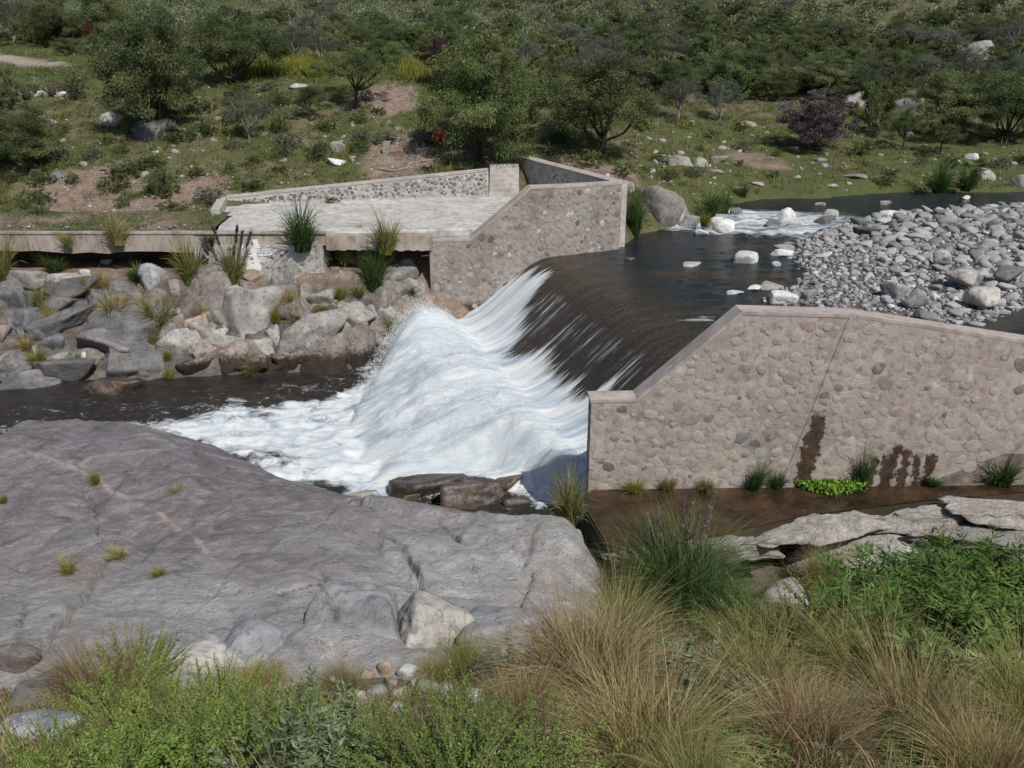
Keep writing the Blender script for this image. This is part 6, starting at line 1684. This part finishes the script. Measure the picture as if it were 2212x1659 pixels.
# water cress in the side channel
cs = [tuple(at_z(u, v, -1.7)[:2]) for u, v in [(1685, 1036), (1760, 1024), (1855, 1040), (1875, 1060), (1800, 1074), (1745, 1062)]]
ca = np.array(cs); P_ = ca.min(0) + rng.random((2600, 2)) * (ca.max(0) - ca.min(0)); P_ = P_[sdist(P_[:, 0], P_[:, 1], cs) > .02]
n = len(P_); d = unit_rows(rand_unit(rng, n) + np.array([0, 0, .6])); s = unit_rows(np.cross(d, rand_unit(rng, n)))
V, F = leaves(np.c_[P_, -1.70 + .15 * rng.random(n)], d, s, np.full(n, .09), np.full(n, .065))
setp(link('water_cress', mesh_of('water_cress', V, F, M['leaf_cress'], False, {'var': np.repeat(rng.random(n), 4)})), 'bright green water cress mat in the rusty side channel', 'water plant')

# ------------------------------------------------------------------ stones and small things of the far bank
FS = 'stones on the far slope'
for a in [
 (330, 292, 110, 66, 5, 'rock_dark', 'dark rock face under the tallest dense tree'),
 (240, 268, 60, 52, 25, 'rock_pale', 'pale leaning slab beside the tallest tree'),
 (105, 268, 46, 22, 0, 'rock_blue', 'grey boulder on the slope near the picture edge'),
 (122, 385, 36, 34, 0, 'rock_dark', 'dark boulder above the bare red soil'),
 (315, 388, 32, 34, 8, 'rock_pale', 'pale boulder beside the round green bush'),
 (198, 490, 38, 22, 0, 'rock_pale', 'pale boulder above the channel beam'),
 (410, 470, 40, 14, 0, 'rock_pale', 'flat stone at the bank foot by the deck corner'),
 (645, 188, 40, 16, -8, 'rock_white', 'white slab in the yellow grass'),
 (725, 320, 48, 26, 0, 'rock_pale', 'pale boulder in the middle of the slope'),
 (735, 352, 52, 14, -8, 'rock_white', 'white flat rock on the slope above the deck wall'),
 (845, 300, 50, 16, -6, 'rock_pale', 'flat pale rock under the umbrella tree'),
 (1618, 272, 46, 20, -8, 'rock_tan', 'orange tan boulder on the slope above the meadow'),
 (1470, 352, 62, 28, -8, 'rock_pale', 'large pale boulder of the stone heap by the meadow'),
 (1512, 358, 34, 36, -35, 'rock_pale', 'upright pale stone of the stone heap'),
 (1430, 345, 40, 22, 0, 'rock_pale', 'small pale boulder of the stone heap'),
 (1555, 348, 44, 22, 0, 'rock_pale', 'grey stone at the end of the stone heap'),
 (1545, 372, 36, 12, 0, 'rock_pale', 'flat stone in the grass below the stone heap'),
 (1595, 408, 36, 12, 0, 'rock_pale', 'flat grey stone near the shore'),
 (1635, 398, 32, 10, 0, 'rock_pale', 'flat stone in the shore grass'),
 (1800, 403, 34, 12, 0, 'rock_pale', 'pale stone at the shore, middle of the meadow'),
 (1845, 382, 60, 12, 0, 'rock_pale', 'flat outcrop in the meadow'),
 (2095, 342, 34, 20, 0, 'rock_white', 'white boulder near the dark meadow trees'),
 (1880, 182, 102, 76, 0, 'rock_pale', 'grey crag on the upper slope'),
 (1930, 167, 85, 68, 0, 'rock_pale', 'second grey crag on the upper slope'),
 (2110, 147, 119, 95, 0, 'rock_pale', 'grey crag near the picture edge high on the slope'),
 (2150, 222, 61, 83, 0, 'rock_pale', 'pale upright rock between dark trees'),
 (1850, 227, 68, 57, 0, 'rock_pale', 'rock below the grey crags'),
 (1960, 237, 68, 45, 0, 'rock_pale', 'low rock between the crag and the dark trees'),
 (1213, 41, 12, 14, 0, 'rock_white', 'white rock high on the far hill'),
 (2195, 400, 50, 40, 15, 'rock_pale', 'grey outcrop on the shore at the picture edge'),
 (2130, 385, 40, 40, -30, 'rock_pale', 'tilted pale slab beside the shore palm'),
 (1312, 379, 10, 10, 0, 'rock_white', 'small white stone on the dirt path'),
]:
    rock(*a[:6], label=a[6], group=FS, push=.1, sub=3 if a[2] < 50 else 4, jag=.1)
sm = [mesh_of('stone', *[(V * np.array([1, .8, .6])) if i == 0 else V for i, V in enumerate(rock_shape(500 + k, 2, 9, .08, 10))], M['rock_pale' if k % 4 else 'rock_warm'], True) for k in range(8)]
k = 0
for (n, ul, uh, vl, vh, lab) in [(110, -10, 960, 200, 470, 'pale loose stone among herbs on the slope above the channel'), (110, 1330, 2200, 265, 405, 'pale loose stone in the meadow above the river')]:
    for (u, v) in scatter(n, ul, uh, vl, vh, 70 + n + int(ul), 22):
        if u > 470 and u < 1330 and v > 400 - (u - 480) * .11: continue
        q = hit(u, v); D = dist_of(q); s_ = (3 + 9 * rng.random() ** 3) * D / FPX; k += 1
        o = link('loose_stone', sm[k % 8], loc=q, rot=(rng.normal(0, .2), rng.normal(0, .2), rng.uniform(0, 6)), scale=(s_, s_, s_)); setp(o, lab, 'stone', 'loose stones of the far bank')
n_s = 5200
yy = 34 + 26 * rng.random(n_s) ** 1.3; xx = rng.uniform(-.62, .62, n_s) * yy; gz = H(xx, yy)
dn = fbm2(xx, yy, .7, 3, 12.)
kk = (gz > water_level(xx, yy) + .15) & (dn > -.05) & ~inside(xx, yy, [(-12.2, 31), (5, 31), (5, 34.3), (.8, 42), (-1.2, 38.7), (-12.2, 37.3)])
arr = np.c_[xx, yy, gz, .02 + .09 * rng.random(n_s) ** 3][kk]
setp(link('rubble', pebbles('rubble', arr, M['gravel'])), 'small pale rubble strewn over the far bank', 'rubble', kind='stuff')
n_s = 420
xx = rng.uniform(-22, -10.8, n_s); yy = rng.uniform(31.75, 33.9, n_s); kk = fbm2(xx, yy, .8, 3, 2.) > -.15; xx, yy = xx[kk], yy[kk]
PP = np.c_[xx, yy, zb_ + .02 + .16 * smooth(31.6, 33.8, yy)]
setp(link('weeds', shell_bushes('weeds', PP, rng.uniform(.08, .26, len(PP)), 40, .28, M['leaf_cover'], 16)), 'low weeds on the soil above the channel edge', 'weeds', kind='stuff')
arr = np.c_[rng.uniform(-22, -10.8, 260), rng.uniform(31.7, 33.9, 260), np.full(260, zb_ + .06), .02 + .10 * rng.random(260) ** 3]
setp(link('rubble', pebbles('rubble', arr, M['gravel'])), 'small pale rubble on the soil above the channel edge', 'rubble', kind='stuff')
# short stone post and dead branch on the slope
q = hit(835, 335); D = dist_of(q); bm = bmesh.new()
r_ = np.random.default_rng(3); pz = 30 * D / FPX
prism(bm, [(-.17, 0), (.17, .02), (.15, pz * .6), (.18, pz), (-.12, pz * 1.02), (-.18, pz * .5)], (1, 0, 0), UP, (0, .3, 0), (0, 0, 0))
o = link('stone_post', bm_mesh('stone_post', bm, M['rock_pale']), loc=q - np.array([0, 0, .05])); setp(o, 'short whitish stone post on the slope above the deck wall', 'post')
pts = [hit(u, v) + np.array([0, 0, .06]) for u, v in [(815, 367), (850, 372), (880, 366), (885, 356), (915, 350), (945, 348), (965, 338)]]
V, F = tubes([(pts, [.03, .05, .06, .06, .05, .04, .02]), ([pts[4], pts[4] + np.array([-.3, .2, .18]), pts[4] + np.array([-.7, .3, .22])], [.04, .03, .015])], 6)
setp(link('dead_branch', mesh_of('dead_branch', V, F, M['bark_pale'], True)), 'crooked dead branch lying on bare soil behind the deck wall', 'branch')
for k, (u, v, hh_) in enumerate([(58, 214, 24), (114, 208, 24)]):
    q = hit(u, v); D = dist_of(q); hp = hh_ * D / FPX
    V, F = tubes([([np.zeros(3), np.array([.02, 0, hp * .5]), np.array([-.02, 0, hp])], [.2, .17, .18])], 9)
    me = mesh_of('stump', V, F, M['bark'], True); bm = bmesh.new(); bm.from_mesh(me); bmesh.ops.holes_fill(bm, edges=bm.edges[:]); bm.to_mesh(me); bm.free()
    setp(link('tree_stump', me, loc=q), ['dark stump nearer the picture edge by the low stone row', 'dark stump farther along the low stone row'][k], 'stump')
for k in range(14):
    u = 45 + k * 7.5; rock(u, 205 + rng.uniform(-4, 4), rng.uniform(12, 22), rng.uniform(7, 12), 0, 'rock_white' if k % 3 == 0 else 'rock_pale', 'pale stone of the low stone row by the stumps', 'low stone row', name='loose_stone', cat='stone', sub=2, push=.1)
# shore palm
q = hit(2098, 405); D = dist_of(q); ph = 62 * D / FPX
e = empty('palm', q); setp(e, 'small fan palm with a brown skirt on the far shore', 'palm')
V, F = tubes([([np.zeros(3), np.array([.03, 0, ph * .35]), np.array([0, 0, ph * .6])], [.16, .18, .14])], 8); link('trunk', mesh_of('trunk', V, F, M['bark'], True), e)
def fronds(seed, n, zc, L, upb, mat, name):
    r_ = np.random.default_rng(seed); C_, D_, S_, L_ = [], [], [], []
    for k in range(n):
        az = r_.uniform(0, 2 * pi); el = r_.normal(upb, .35); d0 = np.array([cos(az) * cos(el), sin(az) * cos(el), sin(el)]); hub = np.array([0, 0, zc]) + d0 * L * .45
        side = unit(np.cross(d0, [0, 0, 1.]))
        for j in np.linspace(-1.1, 1.1, 13):
            C_.append(hub); D_.append(unit(d0 * cos(j) + side * sin(j) + np.array([0, 0, -.15 * abs(j)]))); S_.append(unit(np.cross(D_[-1], np.cross(d0, side)))); L_.append(L * .6)
        C_.append(np.array([0, 0, zc])); D_.append(d0); S_.append(side); L_.append(L * .5)
    C_, D_, S_, L_ = map(np.array, (C_, D_, S_, L_)); V, F = leaves(C_, D_, S_, L_, L_ * .12)
    link(name, mesh_of(name, V, F, M[mat], False, {'var': np.repeat(r_.random(len(C_)), 4)}), e)
fronds(1, 26, ph * .62, ph * .55, .35, 'leaf_tree', 'crown'); fronds(2, 16, ph * .5, ph * .45, -.9, 'leaf_red', 'dry_skirt')
